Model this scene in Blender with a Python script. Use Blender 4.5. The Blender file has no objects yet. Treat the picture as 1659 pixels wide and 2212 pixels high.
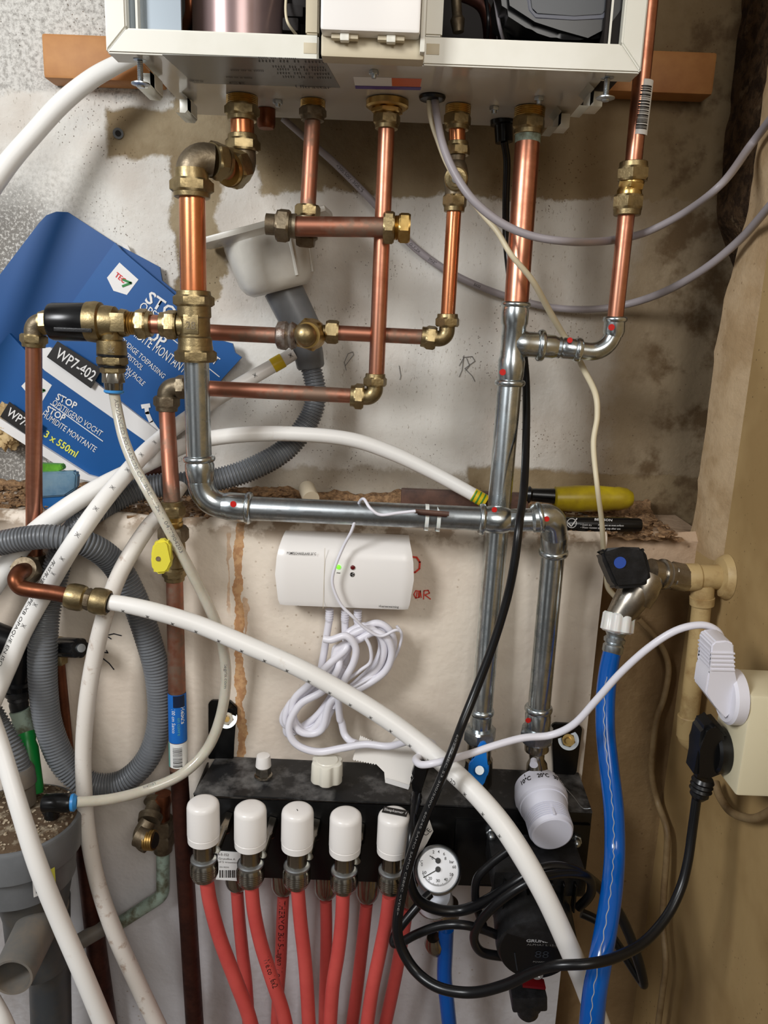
import bpy, bmesh, math, random
from mathutils import Vector, Matrix
random.seed(7)
SC = bpy.context.scene
COL = SC.collection
# ---------------------------------------------------------------- camera, world, lights, exposure
F = 1661.0; CX, CY = 829.5, 1106.0
PIT = math.radians(13.3); ROL = math.radians(2.2)
CAM = Vector((0, -1.05, 1.4))
FW = Vector((0, math.cos(PIT), -math.sin(PIT)))
R0 = Vector((1, 0, 0)); U0 = Vector((0, math.sin(PIT), math.cos(PIT)))
RT = math.cos(ROL)*R0 + math.sin(ROL)*U0
UP = -math.sin(ROL)*R0 + math.cos(ROL)*U0
cd = bpy.data.cameras.new('camera'); cam = bpy.data.objects.new('camera', cd); COL.objects.link(cam)
cam.matrix_world = Matrix(((RT.x, UP.x, -FW.x, CAM.x), (RT.y, UP.y, -FW.y, CAM.y), (RT.z, UP.z, -FW.z, CAM.z), (0, 0, 0, 1)))
cd.sensor_fit = 'VERTICAL'; cd.sensor_height = 36.0; cd.lens = 36.0*F/2212.0; cd.clip_start = .02
SC.camera = cam
SC.view_settings.view_transform = 'Standard'; SC.view_settings.look = 'None'
SC.view_settings.gamma = 1; SC.view_settings.use_curve_mapping = False
SC.view_settings.exposure = 0.03

W = bpy.data.worlds.new('world'); SC.world = W; W.use_nodes = True
wn = W.node_tree.nodes; wl = W.node_tree.links
bg = wn['Background']
tc = wn.new('ShaderNodeTexCoord'); ns = wn.new('ShaderNodeTexNoise'); ns.inputs['Scale'].default_value = 2.2; ns.inputs['Detail'].default_value = 1
cr = wn.new('ShaderNodeValToRGB')
cr.color_ramp.elements[0].position = .40; cr.color_ramp.elements[0].color = (.12, .11, .10, 1)
cr.color_ramp.elements[1].position = .62; cr.color_ramp.elements[1].color = (.9, .89, .87, 1)
wl.new(tc.outputs['Generated'], ns.inputs['Vector']); wl.new(ns.outputs['Fac'], cr.inputs['Fac']); wl.new(cr.outputs['Color'], bg.inputs['Color'])
bg.inputs['Strength'].default_value = .44

def area(name, loc, target, sx, sy, power, color):
    d = bpy.data.lights.new(name, 'AREA'); d.shape = 'RECTANGLE'; d.size = sx; d.size_y = sy; d.energy = power; d.color = color
    o = bpy.data.objects.new(name, d); COL.objects.link(o); o.location = loc
    o.rotation_euler = (Vector(target)-Vector(loc)).to_track_quat('-Z', 'Y').to_euler()
area('window_light', (-1.1, -1.5, 2.1), (.1, -.1, 1.45), .42, .5, 24, (.97, .985, 1))
area('doorway_light', (.35, -1.9, 2.1), (-.15, -.1, 1.3), .6, .8, 11, (1, .97, .92))

# ---------------------------------------------------------------- helpers
def ray(x, y): return FW + RT*((x-CX)/F) - UP*((y-CY)/F)
def P(x, y, Y):
    d = ray(x, y); return CAM + d*((Y-CAM.y)/d.y)
def PZ(x, y, z):
    d = ray(x, y); return CAM + d*((z-CAM.z)/d.z)
def PX(x, y, X):
    d = ray(x, y); return CAM + d*((X-CAM.x)/d.x)
def sz(px, p): return px*((p-CAM).dot(FW))/F
def lin(c):
    c = c/255.0
    return c/12.92 if c <= .04045 else ((c+.055)/1.055)**2.4
def rgb(c): return (lin(c[0]), lin(c[1]), lin(c[2]), 1)

MATS = {}
def mat(name, c, rough=.5, metal=0, c2=None, scale=30, lo=.4, hi=.65, bump=0, bscale=80, r2=None, trans=0, spec=.5, emit=None, coat=0, detail=5, ior=1.45, sss=0):
    m = bpy.data.materials.new(name); m.use_nodes = True; MATS[name] = m
    n = m.node_tree.nodes; l = m.node_tree.links; b = n['Principled BSDF']
    b.inputs['Base Color'].default_value = rgb(c); b.inputs['Roughness'].default_value = rough; b.inputs['Metallic'].default_value = metal
    b.inputs['Specular IOR Level'].default_value = spec; b.inputs['Transmission Weight'].default_value = trans; b.inputs['IOR'].default_value = ior
    b.inputs['Coat Weight'].default_value = coat
    if sss:
        b.inputs['Subsurface Weight'].default_value = sss; b.inputs['Subsurface Scale'].default_value = .01
    if emit:
        b.inputs['Emission Color'].default_value = rgb(c); b.inputs['Emission Strength'].default_value = emit
    t = n.new('ShaderNodeTexCoord')
    if c2:
        z = n.new('ShaderNodeTexNoise'); z.inputs['Scale'].default_value = scale; z.inputs['Detail'].default_value = detail; z.inputs['Roughness'].default_value = .65
        r = n.new('ShaderNodeValToRGB'); r.color_ramp.elements[0].position = lo; r.color_ramp.elements[0].color = rgb(c)
        r.color_ramp.elements[1].position = hi; r.color_ramp.elements[1].color = rgb(c2)
        l.new(t.outputs['Object'], z.inputs['Vector']); l.new(z.outputs['Fac'], r.inputs['Fac']); l.new(r.outputs['Color'], b.inputs['Base Color'])
        if r2 is not None:
            q = n.new('ShaderNodeMapRange'); q.inputs['From Min'].default_value = lo; q.inputs['From Max'].default_value = hi
            q.inputs['To Min'].default_value = rough; q.inputs['To Max'].default_value = r2
            l.new(z.outputs['Fac'], q.inputs['Value']); l.new(q.outputs['Result'], b.inputs['Roughness'])
    if bump:
        z = n.new('ShaderNodeTexNoise'); z.inputs['Scale'].default_value = bscale; z.inputs['Detail'].default_value = 6
        u = n.new('ShaderNodeBump'); u.inputs['Strength'].default_value = bump; u.inputs['Distance'].default_value = .002
        l.new(t.outputs['Object'], z.inputs['Vector']); l.new(z.outputs['Fac'], u.inputs['Height']); l.new(u.outputs['Normal'], b.inputs['Normal'])
    return m
mat('copper', (208, 146, 120), .32, 1, (168, 108, 84), 22, .42, .68, r2=.42)
mat('copper_bright', (226, 150, 106), .26, 1, (206, 124, 82), 14, .4, .65, r2=.34)
mat('copper_dusty', (172, 116, 94), .42, .95, (146, 122, 106), 26, .45, .6, r2=.65)
mat('copper_brown', (126, 74, 48), .36, .85, (88, 52, 38), 20, r2=.5)
mat('copper_stain', (88, 52, 42), .42, .7, (56, 34, 30), 26, r2=.6)
mat('verdigris', (160, 178, 164), .7, .2, (104, 104, 84), 45, .45, .62, r2=.5)
mat('brass', (164, 146, 108), .38, 1, (124, 108, 78), 40, .42, .68, r2=.5, bump=.12, bscale=350)
mat('brass_bright', (200, 168, 104), .3, 1, (168, 136, 80), 30, r2=.4)
mat('brass_dull', (132, 120, 100), .46, .9, (104, 90, 72), 45, r2=.6, bump=.2, bscale=250)
mat('solder', (150, 142, 134), .42, .7, (104, 84, 72), 60, .42, .58, r2=.6, bump=.6, bscale=120)
mat('zinc', (206, 212, 214), .22, 1, (164, 172, 176), 60, .4, .66, r2=.3)
mat('zinc_brushed', (180, 184, 186), .28, 1, (142, 146, 148), 70, r2=.42)
mat('steel', (184, 190, 194), .34, 1)
mat('chrome_worn', (176, 170, 160), .26, 1, (136, 126, 112), 30, r2=.45)
mat('nickel', (168, 162, 150), .22, 1, (138, 132, 122), 50)
mat('enamel', (226, 224, 214), .28, 0, (216, 213, 200), 6)
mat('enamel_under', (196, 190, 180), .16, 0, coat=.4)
mat('enamel_tan', (196, 184, 158), .45)
mat('wood', (186, 130, 72), .55, 0, (156, 98, 48), 9, .38, .66)
mat('dark_wood', (96, 68, 56), .6, 0, (66, 48, 42), 40)
mat('pex', (240, 238, 234), .34, 0, (210, 196, 180), 22, .64, .82, spec=.4)
mat('pex_dirty', (230, 224, 216), .42, 0, (158, 122, 94), 70, .58, .78)
mat('pex_red', (206, 84, 78), .42, 0, (192, 72, 68), 12)
mat('nylon', (206, 202, 188), .22, 0, (190, 184, 166), 15, sss=.3, coat=.5)
mat('grey_hose', (118, 121, 125), .38, 0, (100, 103, 107), 10)
mat('grey_hose_rusty', (120, 116, 114), .42, 0, (142, 116, 100), 9, .45, .6)
mat('pvc_grey', (112, 114, 116), .38, 0, (98, 100, 102), 12)
mat('pvc_dusty', (104, 102, 98), .55, 0, (128, 116, 102), 18)
mat('pvc_dark', (66, 70, 74), .45, 0, (84, 80, 74), 20)
mat('siphon_white', (208, 206, 198), .32, 0, (192, 188, 178), 12)
mat('black_plastic', (14, 14, 15), .26, 0)
mat('black_matt', (22, 22, 23), .42, 0, (36, 36, 38), 90, bump=.15, bscale=500)
mat('black_rubber', (15, 15, 17), .3, 0)
mat('black_paint', (8, 8, 9), .25, 0, (18, 18, 18), 40)
mat('black_dusty', (34, 34, 35), .32, 0, (120, 118, 116), 20, .5, .72, r2=.65, detail=10)
mat('white_plastic', (236, 232, 228), .28, 0)
mat('white_cable', (226, 224, 232), .34, 0)
mat('cream_knob', (230, 226, 212), .3, 0)
mat('clear_white', (226, 224, 220), .3, 0, sss=.3)
mat('thermo_white', (226, 226, 238), .32, 0)
mat('cable_grey', (152, 145, 148), .42, 0)
mat('cable_cream', (216, 204, 174), .45, 0)
mat('cable_painted', (140, 118, 84), .55, 0, (112, 88, 58), 30)
mat('blue_hose', (0, 84, 168), .2, 0, (0, 72, 152), 8, coat=.3)
mat('blue_plastic', (26, 122, 214), .35, 0)
mat('blue_ring', (60, 140, 205), .4, 0)
mat('blue_dot', (52, 84, 170), .4, 0)
mat('yellow_handle', (226, 214, 70), .38, 0)
mat('yellow_tool', (186, 164, 26), .3, 0, (150, 126, 30), 20)
mat('yellow_tape', (226, 194, 30), .4, 0)
mat('green_tape', (70, 140, 60), .4, 0)
mat('green_plastic', (22, 142, 62), .36, 0, (18, 122, 52), 20)
mat('carton_blue', (14, 84, 150), .45, 0, (12, 78, 142), 5)
mat('carton_blue_dark', (12, 74, 136), .48, 0)
mat('print_white', (232, 230, 228), .5, 0)
mat('print_black', (28, 24, 22), .5, 0)
mat('print_yellow', (226, 226, 90), .5, 0)
mat('print_red', (214, 40, 40), .5, 0)
mat('print_green', (40, 130, 60), .5, 0)
mat('print_grey', (120, 118, 116), .5, 0)
mat('print_silver', (176, 176, 178), .4, .2)
mat('red_dot', (196, 30, 24), .4, 0)
mat('red_pen', (214, 62, 44), .6, 0)
mat('black_pen', (24, 24, 34), .6, 0)
mat('label_grey', (128, 128, 126), .3, .1)
mat('label_white', (232, 232, 230), .4, 0)
mat('label_blue', (26, 104, 190), .4, 0)
mat('label_navy', (20, 34, 60), .4, 0)
mat('label_orange', (214, 96, 40), .4, 0)
mat('label_purple', (84, 60, 140), .4, 0)
mat('label_teal', (90, 160, 150), .4, 0)
mat('led_green', (110, 255, 50), .3, 0, emit=1.2)
mat('led_red', (96, 16, 20), .2, 0)
mat('vessel', (150, 128, 126), .28, .55, (130, 108, 106), 5)
mat('panel_grey', (150, 160, 168), .35, .3)
mat('inner_dark', (24, 17, 14), .7, 0)
mat('screen_grey', (42, 46, 52), .3, 0)
mat('bezel_grey', (74, 76, 88), .35, 0)
mat('socket_cream', (222, 212, 180), .35, 0, (214, 198, 156), 30, .6, .75)
mat('paper', (226, 222, 216), .6, 0)
mat('painted_pipe', (186, 160, 112), .5, 0, (152, 122, 78), 30, .5, .7)
mat('bag_blue', (150, 184, 204), .2, 0, (90, 140, 176), 20, trans=.5)
mat('bag_deep', (26, 90, 150), .35, 0)
mat('bag_green', (110, 180, 50), .4, 0, (70, 130, 30), 40)
mat('tan_plug', (206, 192, 166), .5, 0)
mat('foam', (206, 180, 132), .7, 0, (160, 128, 84), 40, bump=.8, bscale=60)
mat('crumb', (160, 126, 90), .9, 0, (98, 72, 50), 150, bump=1, bscale=400)
mat('white_crumb', (196, 182, 158), .8, 0, (120, 96, 68), 60)
mat('glass_face', (236, 238, 244), .15, 0)
mat('gauge_white', (226, 230, 240), .35, 0)
mat('dirt', (88, 70, 52), .9, 0, (150, 138, 118), 60, .5, .62, bump=1, bscale=120)

def setp(o, label=None, cat=None, group=None, kind=None):
    if label: o['label'] = label
    if cat: o['category'] = cat
    if group: o['group'] = group
    if kind: o['kind'] = kind
    return o
def thing(name, label, cat, loc, group=None):
    o = bpy.data.objects.new(name, None); o.empty_display_size = .02; COL.objects.link(o); o.location = loc
    return setp(o, label, cat, group)
def root_of(o):
    while o.parent: o = o.parent
    return o
def obj(name, bm, m, parent=None, label=None, cat=None, group=None, kind=None, smooth=35, origin=None):
    me = bpy.data.meshes.new(name)
    if isinstance(bm, bmesh.types.BMesh):
        bmesh.ops.recalc_face_normals(bm, faces=bm.faces)
        bm.to_mesh(me); bm.free()
    else:
        me = bm
    if parent is not None: off = root_of(parent).location.copy()
    elif origin is not None: off = Vector(origin)
    else:
        c = [v.co for v in me.vertices]
        off = Vector((sum(v.x for v in c)/len(c), sum(v.y for v in c)/len(c), min(v.z for v in c)))
    me.transform(Matrix.Translation(-off))
    if smooth:
        me.shade_smooth(); me.set_sharp_from_angle(angle=math.radians(smooth))
    if m is not None:
        for mm in (m if isinstance(m, (list, tuple)) else [m]): me.materials.append(MATS[mm] if isinstance(mm, str) else mm)
    o = bpy.data.objects.new(name, me); COL.objects.link(o)
    if parent is not None: o.parent = parent
    else: o.location = off
    return setp(o, label, cat, group, kind)
def dup(root, loc):
    r = root.copy(); COL.objects.link(r); r.location = loc
    def rec(s, d):
        for ch in [c for c in bpy.data.objects if c.parent == s]:
            n = ch.copy(); COL.objects.link(n); n.parent = d; rec(ch, n)
    rec(root, r); return r
def BM(): return bmesh.new()

def frames(pts):
    T = []
    for i in range(len(pts)):
        a = pts[max(i-1, 0)]; b = pts[min(i+1, len(pts)-1)]
        t = (b-a); T.append(t.normalized() if t.length > 1e-9 else Vector((0, 0, 1)))
    n = T[0].orthogonal().normalized(); N = [n]
    for i in range(1, len(pts)):
        n = n - T[i]*n.dot(T[i]); n.normalize(); N.append(n)
    return T, N
def sweep(bm, pts, rad, seg=20, caps=True, open_in=0):
    T, N = frames(pts); rings = []
    for p, t, n, r in zip(pts, T, N, rad):
        b = t.cross(n)
        rings.append([bm.verts.new(p+(n*math.cos(2*math.pi*k/seg)+b*math.sin(2*math.pi*k/seg))*r) for k in range(seg)])
    for a, c in zip(rings, rings[1:]):
        for k in range(seg): bm.faces.new((a[k], a[(k+1) % seg], c[(k+1) % seg], c[k]))
    if caps:
        bm.faces.new(rings[0][::-1]); bm.faces.new(rings[-1])
def catmull(q, n=8):
    out = []
    Q = [q[0]]+list(q)+[q[-1]]
    for i in range(1, len(Q)-2):
        p0, p1, p2, p3 = Q[i-1], Q[i], Q[i+1], Q[i+2]
        for j in range(n):
            t = j/n
            out.append(tuple(.5*((2*b)+(-a+c)*t+(2*a-5*b+4*c-d)*t*t+(-a+3*b-3*c+d)*t**3) for a, b, c, d in zip(p0, p1, p2, p3)))
    out.append(tuple(q[-1])); return out
def S(path, r=None, n=8, smooth=True):
    """pixel path with depths -> smooth world points and radii"""
    q = []
    for a in path:
        p = P(a[0], a[1], a[2]); rp = a[3] if len(a) > 3 else r
        q.append((p.x, p.y, p.z, sz(rp, p)))
    if smooth and len(q) > 2: q = catmull(q, n)
    return [Vector(a[:3]) for a in q], [a[3] for a in q]
def carry_on(path, pts, rad):
    """pipes that leave the picture go on beyond it"""
    out = lambda a: a[0] < 0 or a[1] > 2212
    if out(path[-1]):
        d = (pts[-1]-pts[-3]).normalized(); pts = pts+[pts[-1]+d*.15+Vector((0, 0, -.01)), pts[-1]+d*.3+Vector((0, 0, -.03))]; rad = rad+[rad[-1]]*2
    if out(path[0]):
        d = (pts[0]-pts[2]).normalized(); pts = [pts[0]+d*.3, pts[0]+d*.15]+pts; rad = [rad[0]]*2+rad
    return pts, rad
def tube(name, path, r, m, parent=None, seg=20, n=8, smooth=True, **k):
    pts, rad = S(path, r, n, smooth); pts, rad = carry_on(path, pts, rad); bm = BM(); sweep(bm, pts, rad, seg)
    return obj(name, bm, m, parent, **k)
def resample(pts, rad, step):
    L = [0]
    for a, b in zip(pts, pts[1:]): L.append(L[-1]+(b-a).length)
    n = max(2, int(L[-1]/step)); out = []; ro = []; j = 0
    for i in range(n+1):
        s = L[-1]*i/n
        while j < len(L)-2 and L[j+1] < s: j += 1
        t = (s-L[j])/max(L[j+1]-L[j], 1e-9)
        out.append(pts[j].lerp(pts[j+1], t)); ro.append(rad[j]+(rad[j+1]-rad[j])*t)
    return out, ro
def corr(name, path, r, m, parent=None, pitch=.0040, seg=26, amp=.13, **k):
    pts, rad = S(path, r, 10); pts, rad = carry_on(path, pts, rad); pts, rad = resample(pts, rad, pitch/4)
    rad = [a*(1 if i % 4 in (0, 1) else 1-amp if i % 4 == 2 else 1-amp*.9) for i, a in enumerate(rad)]
    bm = BM(); sweep(bm, pts, rad, seg)
    return obj(name, bm, m, parent, smooth=25, **k)
def hexr(th, r):
    a = (th % (math.pi/3))-math.pi/6
    return r*math.cos(math.pi/6)/math.cos(a)
def lathe(bm, p0, p1, prof, seg=36, cap0=True, cap1=True):
    """prof: (t 0..1 along p0-p1, radius, hex?)"""
    ax = p1-p0; d = ax.normalized(); n = d.orthogonal().normalized()
    if abs(d.z) > .8:
        n = Vector((1, .25, 0)); n = (n-d*n.dot(d)).normalized()
    elif abs(d.x) > .7:
        n = Vector((0, .25, 1)); n = (n-d*n.dot(d)).normalized()
    b = d.cross(n); rings = []
    for a in prof:
        t, r = a[0], a[1]; hx = a[2] if len(a) > 2 else 0; ring = []
        for k in range(seg):
            th = 2*math.pi*k/seg
            rr = r if not hx else min(hexr(th, r), a[3] if len(a) > 3 else 9)
            ring.append(bm.verts.new(p0+ax*t+(n*math.cos(th)+b*math.sin(th))*max(rr, 1e-5)))
        rings.append(ring)
    for a, c in zip(rings, rings[1:]):
        for k in range(seg): bm.faces.new((a[k], a[(k+1) % seg], c[(k+1) % seg], c[k]))
    if cap0: bm.faces.new(rings[0][::-1])
    if cap1: bm.faces.new(rings[-1])
def W3(a): return P(a[0], a[1], a[2]) if not isinstance(a, Vector) else a
def turned(name, a, b, prof, m, parent=None, seg=36, **k):
    """lathe with pixel radii"""
    p0, p1 = W3(a), W3(b); s = sz(1, (p0+p1)/2); bm = BM()
    lathe(bm, p0, p1, [(q[0], q[1]*s)+tuple(q[2:3])+tuple(x*s for x in q[3:4]) for q in prof], seg)
    return obj(name, bm, m, parent, **k)
def nutprof(r, t0=0, t1=1, collar=None):
    e = (t1-t0)*.16
    pr = [(t0, r*.80, 0), (t0, r*.86, 0), (t0+e, r, 1, r*.985), (t0+e*1.2, r, 1), (t1-e*1.2, r, 1), (t1-e, r, 1, r*.985), (t1, r*.86, 0), (t1, r*.80, 0)]
    return pr
def nut(parent, a, b, r, m='brass', name='compression_nut', collar=0, **k):
    """hex nut from a to b; collar: +1 round collar beyond b, -1 before a"""
    p0, p1 = W3(a), W3(b); s = sz(1, (p0+p1)/2); bm = BM(); ax = p1-p0
    if collar: hx = .72
    else: hx = 1.0
    if collar > 0:
        q = [(t, rr*s)+tuple(x[2:3])+tuple(z*s for z in x[3:4]) for x in nutprof(r, 0, hx) for t, rr in [(x[0], x[1])]]
        q += [(hx, r*.84*s), (.97, r*.82*s), (1, r*.78*s)]
    elif collar < 0:
        q = [(0, r*.78*s), (.03, r*.82*s), (1-hx, r*.84*s)]
        q += [(t, rr*s)+tuple(x[2:3])+tuple(z*s for z in x[3:4]) for x in nutprof(r, 1-hx, 1) for t, rr in [(x[0], x[1])]]
    else:
        q = [(t, rr*s)+tuple(x[2:3])+tuple(z*s for z in x[3:4]) for x in nutprof(r) for t, rr in [(x[0], x[1])]]
    lathe(bm, p0, p1, q, 48)
    return obj(name, bm, m, parent, smooth=22, **k)
def thread(parent, a, b, r, m='brass_bright', n=5, name='thread', **k):
    pr = []
    for i in range(n):
        pr += [(i/n, r*.93), ((i+.5)/n, r)]
    pr.append((1, r*.93))
    return turned(name, a, b, pr, m, parent, smooth=20, **k)
def bend(a, c, b, rad, n=10):
    """polyline a-c-b with an arc of radius rad at the corner c"""
    a, c, b = W3(a), W3(c), W3(b); u = (a-c).normalized(); v = (b-c).normalized()
    ang = u.angle(v); d = rad/math.tan(ang/2); d = min(d, (a-c).length*.98, (b-c).length*.98); rr = d*math.tan(ang/2)
    s, e = c+u*d, c+v*d; cen = c+(u+v).normalized()*(rr/math.sin(ang/2)); out = [a]
    for i in range(n+1):
        t = i/n; w = (s-cen).lerp(e-cen, t)
        w = (s-cen).normalized().slerp((e-cen).normalized(), t)*rr if (s-cen).length > 1e-6 else w
        out.append(cen+w)
    out.append(b); return out
def elbow(name, a, c, b, r, m, parent, rad=None, **k):
    c3 = W3(c); rw = sz(r, c3); pts = bend(a, c, b, rad*sz(1, c3) if rad else rw*1.15)
    bm = BM(); sweep(bm, pts, [rw]*len(pts), 28); return obj(name, bm, m, parent, **k)
def boxbm(bm, c, s, rot=None, bev=0, seg=2):
    g = bmesh.ops.create_cube(bm, size=1); vs = g['verts']
    M = Matrix.Diagonal((s[0], s[1], s[2], 1))
    if rot is not None: M = rot.to_4x4() @ M
    bmesh.ops.transform(bm, matrix=Matrix.Translation(Vector(c)) @ M, verts=vs)
    if bev:
        es = list({e for v in vs for e in v.link_edges})
        bmesh.ops.bevel(bm, geom=es, offset=bev, segments=seg, affect='EDGES', profile=.6)
def box(name, x0, x1, y0, y1, z0, z1, m, parent=None, bev=0, rot=None, **k):
    bm = BM(); boxbm(bm, ((x0+x1)/2, (y0+y1)/2, (z0+z1)/2), (abs(x1-x0), abs(y1-y0), abs(z1-z0)), rot, bev)
    return obj(name, bm, m, parent, **k)
def prism_w(front, off, bm=None, bev=0):
    """closed polygon (world points) extruded by vector off"""
    bm = bm or BM(); a = [bm.verts.new(p) for p in front]; b = [bm.verts.new(p+off) for p in front]
    fs = [bm.faces.new(a), bm.faces.new(b[::-1])]
    n = len(a)
    for i in range(n): fs.append(bm.faces.new((a[i], b[i], b[(i+1) % n], a[(i+1) % n])))
    if bev: bmesh.ops.bevel(bm, geom=list({e for f in fs for e in f.edges}), offset=bev, segments=2, affect='EDGES')
    return bm
def plate(name, poly, Y, th, m, parent=None, bev=0, smooth=30, **k):
    """polygon in pixels on plane y=Y, thickness th away from the viewer"""
    return obj(name, prism_w([P(x, y, Y) for x, y in poly], Vector((0, th, 0)), None, bev), m, parent, smooth=smooth, **k)
def ball(bm, c, r, sc=(1, 1, 1), u=16, v=10):
    g = bmesh.ops.create_uvsphere(bm, u_segments=u, v_segments=v, radius=r)
    bmesh.ops.transform(bm, matrix=Matrix.Translation(c) @ Matrix.Diagonal((*sc, 1)), verts=g['verts'])
TXT = {}
def txtmesh(body, bold=0):
    cu = bpy.data.curves.new('t', 'FONT'); cu.body = body; cu.size = 1; cu.offset = bold; cu.resolution_u = 2
    to = bpy.data.objects.new('t', cu); COL.objects.link(to)
    dg = bpy.context.evaluated_depsgraph_get(); dg.update()
    me = bpy.data.meshes.new_from_object(to.evaluated_get(dg)); bpy.data.objects.remove(to); bpy.data.curves.remove(cu)
    return me
def text(body, A, B, h, m, parent, normal=Vector((0, -1, 0)), bold=0, name='lettering', lift=.0004, stretch=True):
    """text whose baseline runs A->B (world), cap height h"""
    A, B = W3(A), W3(B); me = txtmesh(body, bold)
    xs = [v.co.x for v in me.vertices]; ys = [v.co.y for v in me.vertices]
    if not xs: return
    x0, x1, y1 = min(xs), max(xs), max(ys); ux = (B-A).normalized(); nn = normal - ux*normal.dot(ux); nn.normalize(); uy = nn.cross(ux)
    kx = (B-A).length/(x1-x0); ky = h/y1
    for v in me.vertices: v.co = A+ux*((v.co.x-x0)*kx)+uy*(v.co.y*ky)+nn*lift
    return obj(name, me, m, parent, smooth=0)
def ptext(body, x0, y0, x1, y1, Y, hpx, m, parent, bold=0, name='lettering', lift=.0004):
    return text(body, (x0, y0, Y), (x1, y1, Y), sz(hpx, P(x0, y0, Y)), m, parent, bold=bold, name=name, lift=lift)
def wraptext(body, path, r, s0px, lenpx, hpx, m, parent, n=8, flip=1, off=0.0, name='print', bold=0, smooth=True):
    """text following a pipe's viewer-facing side"""
    pts, rad = S(path, r, n, smooth); pts, rad = resample(pts, rad, .004)
    L = [0]
    for a, b in zip(pts, pts[1:]): L.append(L[-1]+(b-a).length)
    T, _ = frames(pts); u = sz(1, pts[0]); me = txtmesh(body, bold)
    xs = [v.co.x for v in me.vertices]; ys = [v.co.y for v in me.vertices]; x0, x1 = min(xs), max(xs); ym = max(ys)
    s0, ln, h = s0px*u, lenpx*u, hpx*u
    for v in me.vertices:
        a = (v.co.x-x0)/(x1-x0)*ln; s = s0+a if flip > 0 else s0+ln-a
        s = max(0, min(L[-1]-1e-6, s)); j = 0
        while j < len(L)-2 and L[j+1] < s: j += 1
        t = (s-L[j])/(L[j+1]-L[j]); c = pts[j].lerp(pts[j+1], t); rr = rad[j]*1.012+.0001; tt = T[j].lerp(T[min(j+1, len(T)-1)], t).normalized()
        nn = (CAM-c); nn = (nn-tt*nn.dot(tt)).normalized(); bb = nn.cross(tt)*flip
        ang = ((v.co.y/ym-.5)*h)/rr+off
        v.co = c+(nn*math.cos(ang)+bb*math.sin(ang))*rr
    return obj(name, me, m, parent, smooth=0)
def stroke(bm, pts, w, nrm=Vector((0, -1, 0)), th=.0003):
    for a, b in zip(pts, pts[1:]):
        d = (b-a); s = d.normalized().cross(nrm)*w/2
        e = d.normalized()*w*.3
        f = [a-e-s, a-e+s, b+e+s, b+e-s]; prism_w([p+nrm*th for p in f], -nrm*th*.9, bm)
def pxstrokes(name, lines, Y, wpx, m, parent=None, **k):
    bm = BM()
    for ln in lines:
        pp = [P(x, y, Y) for x, y in ln]; stroke(bm, pp, sz(wpx, pp[0]))
    return obj(name, bm, m, parent, smooth=0, **k)

YB = -.165      # lower wall block face
YR = -.135      # lower wall recess at right
ZL = 1.168      # ledge height
XW = .386       # right wall
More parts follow.
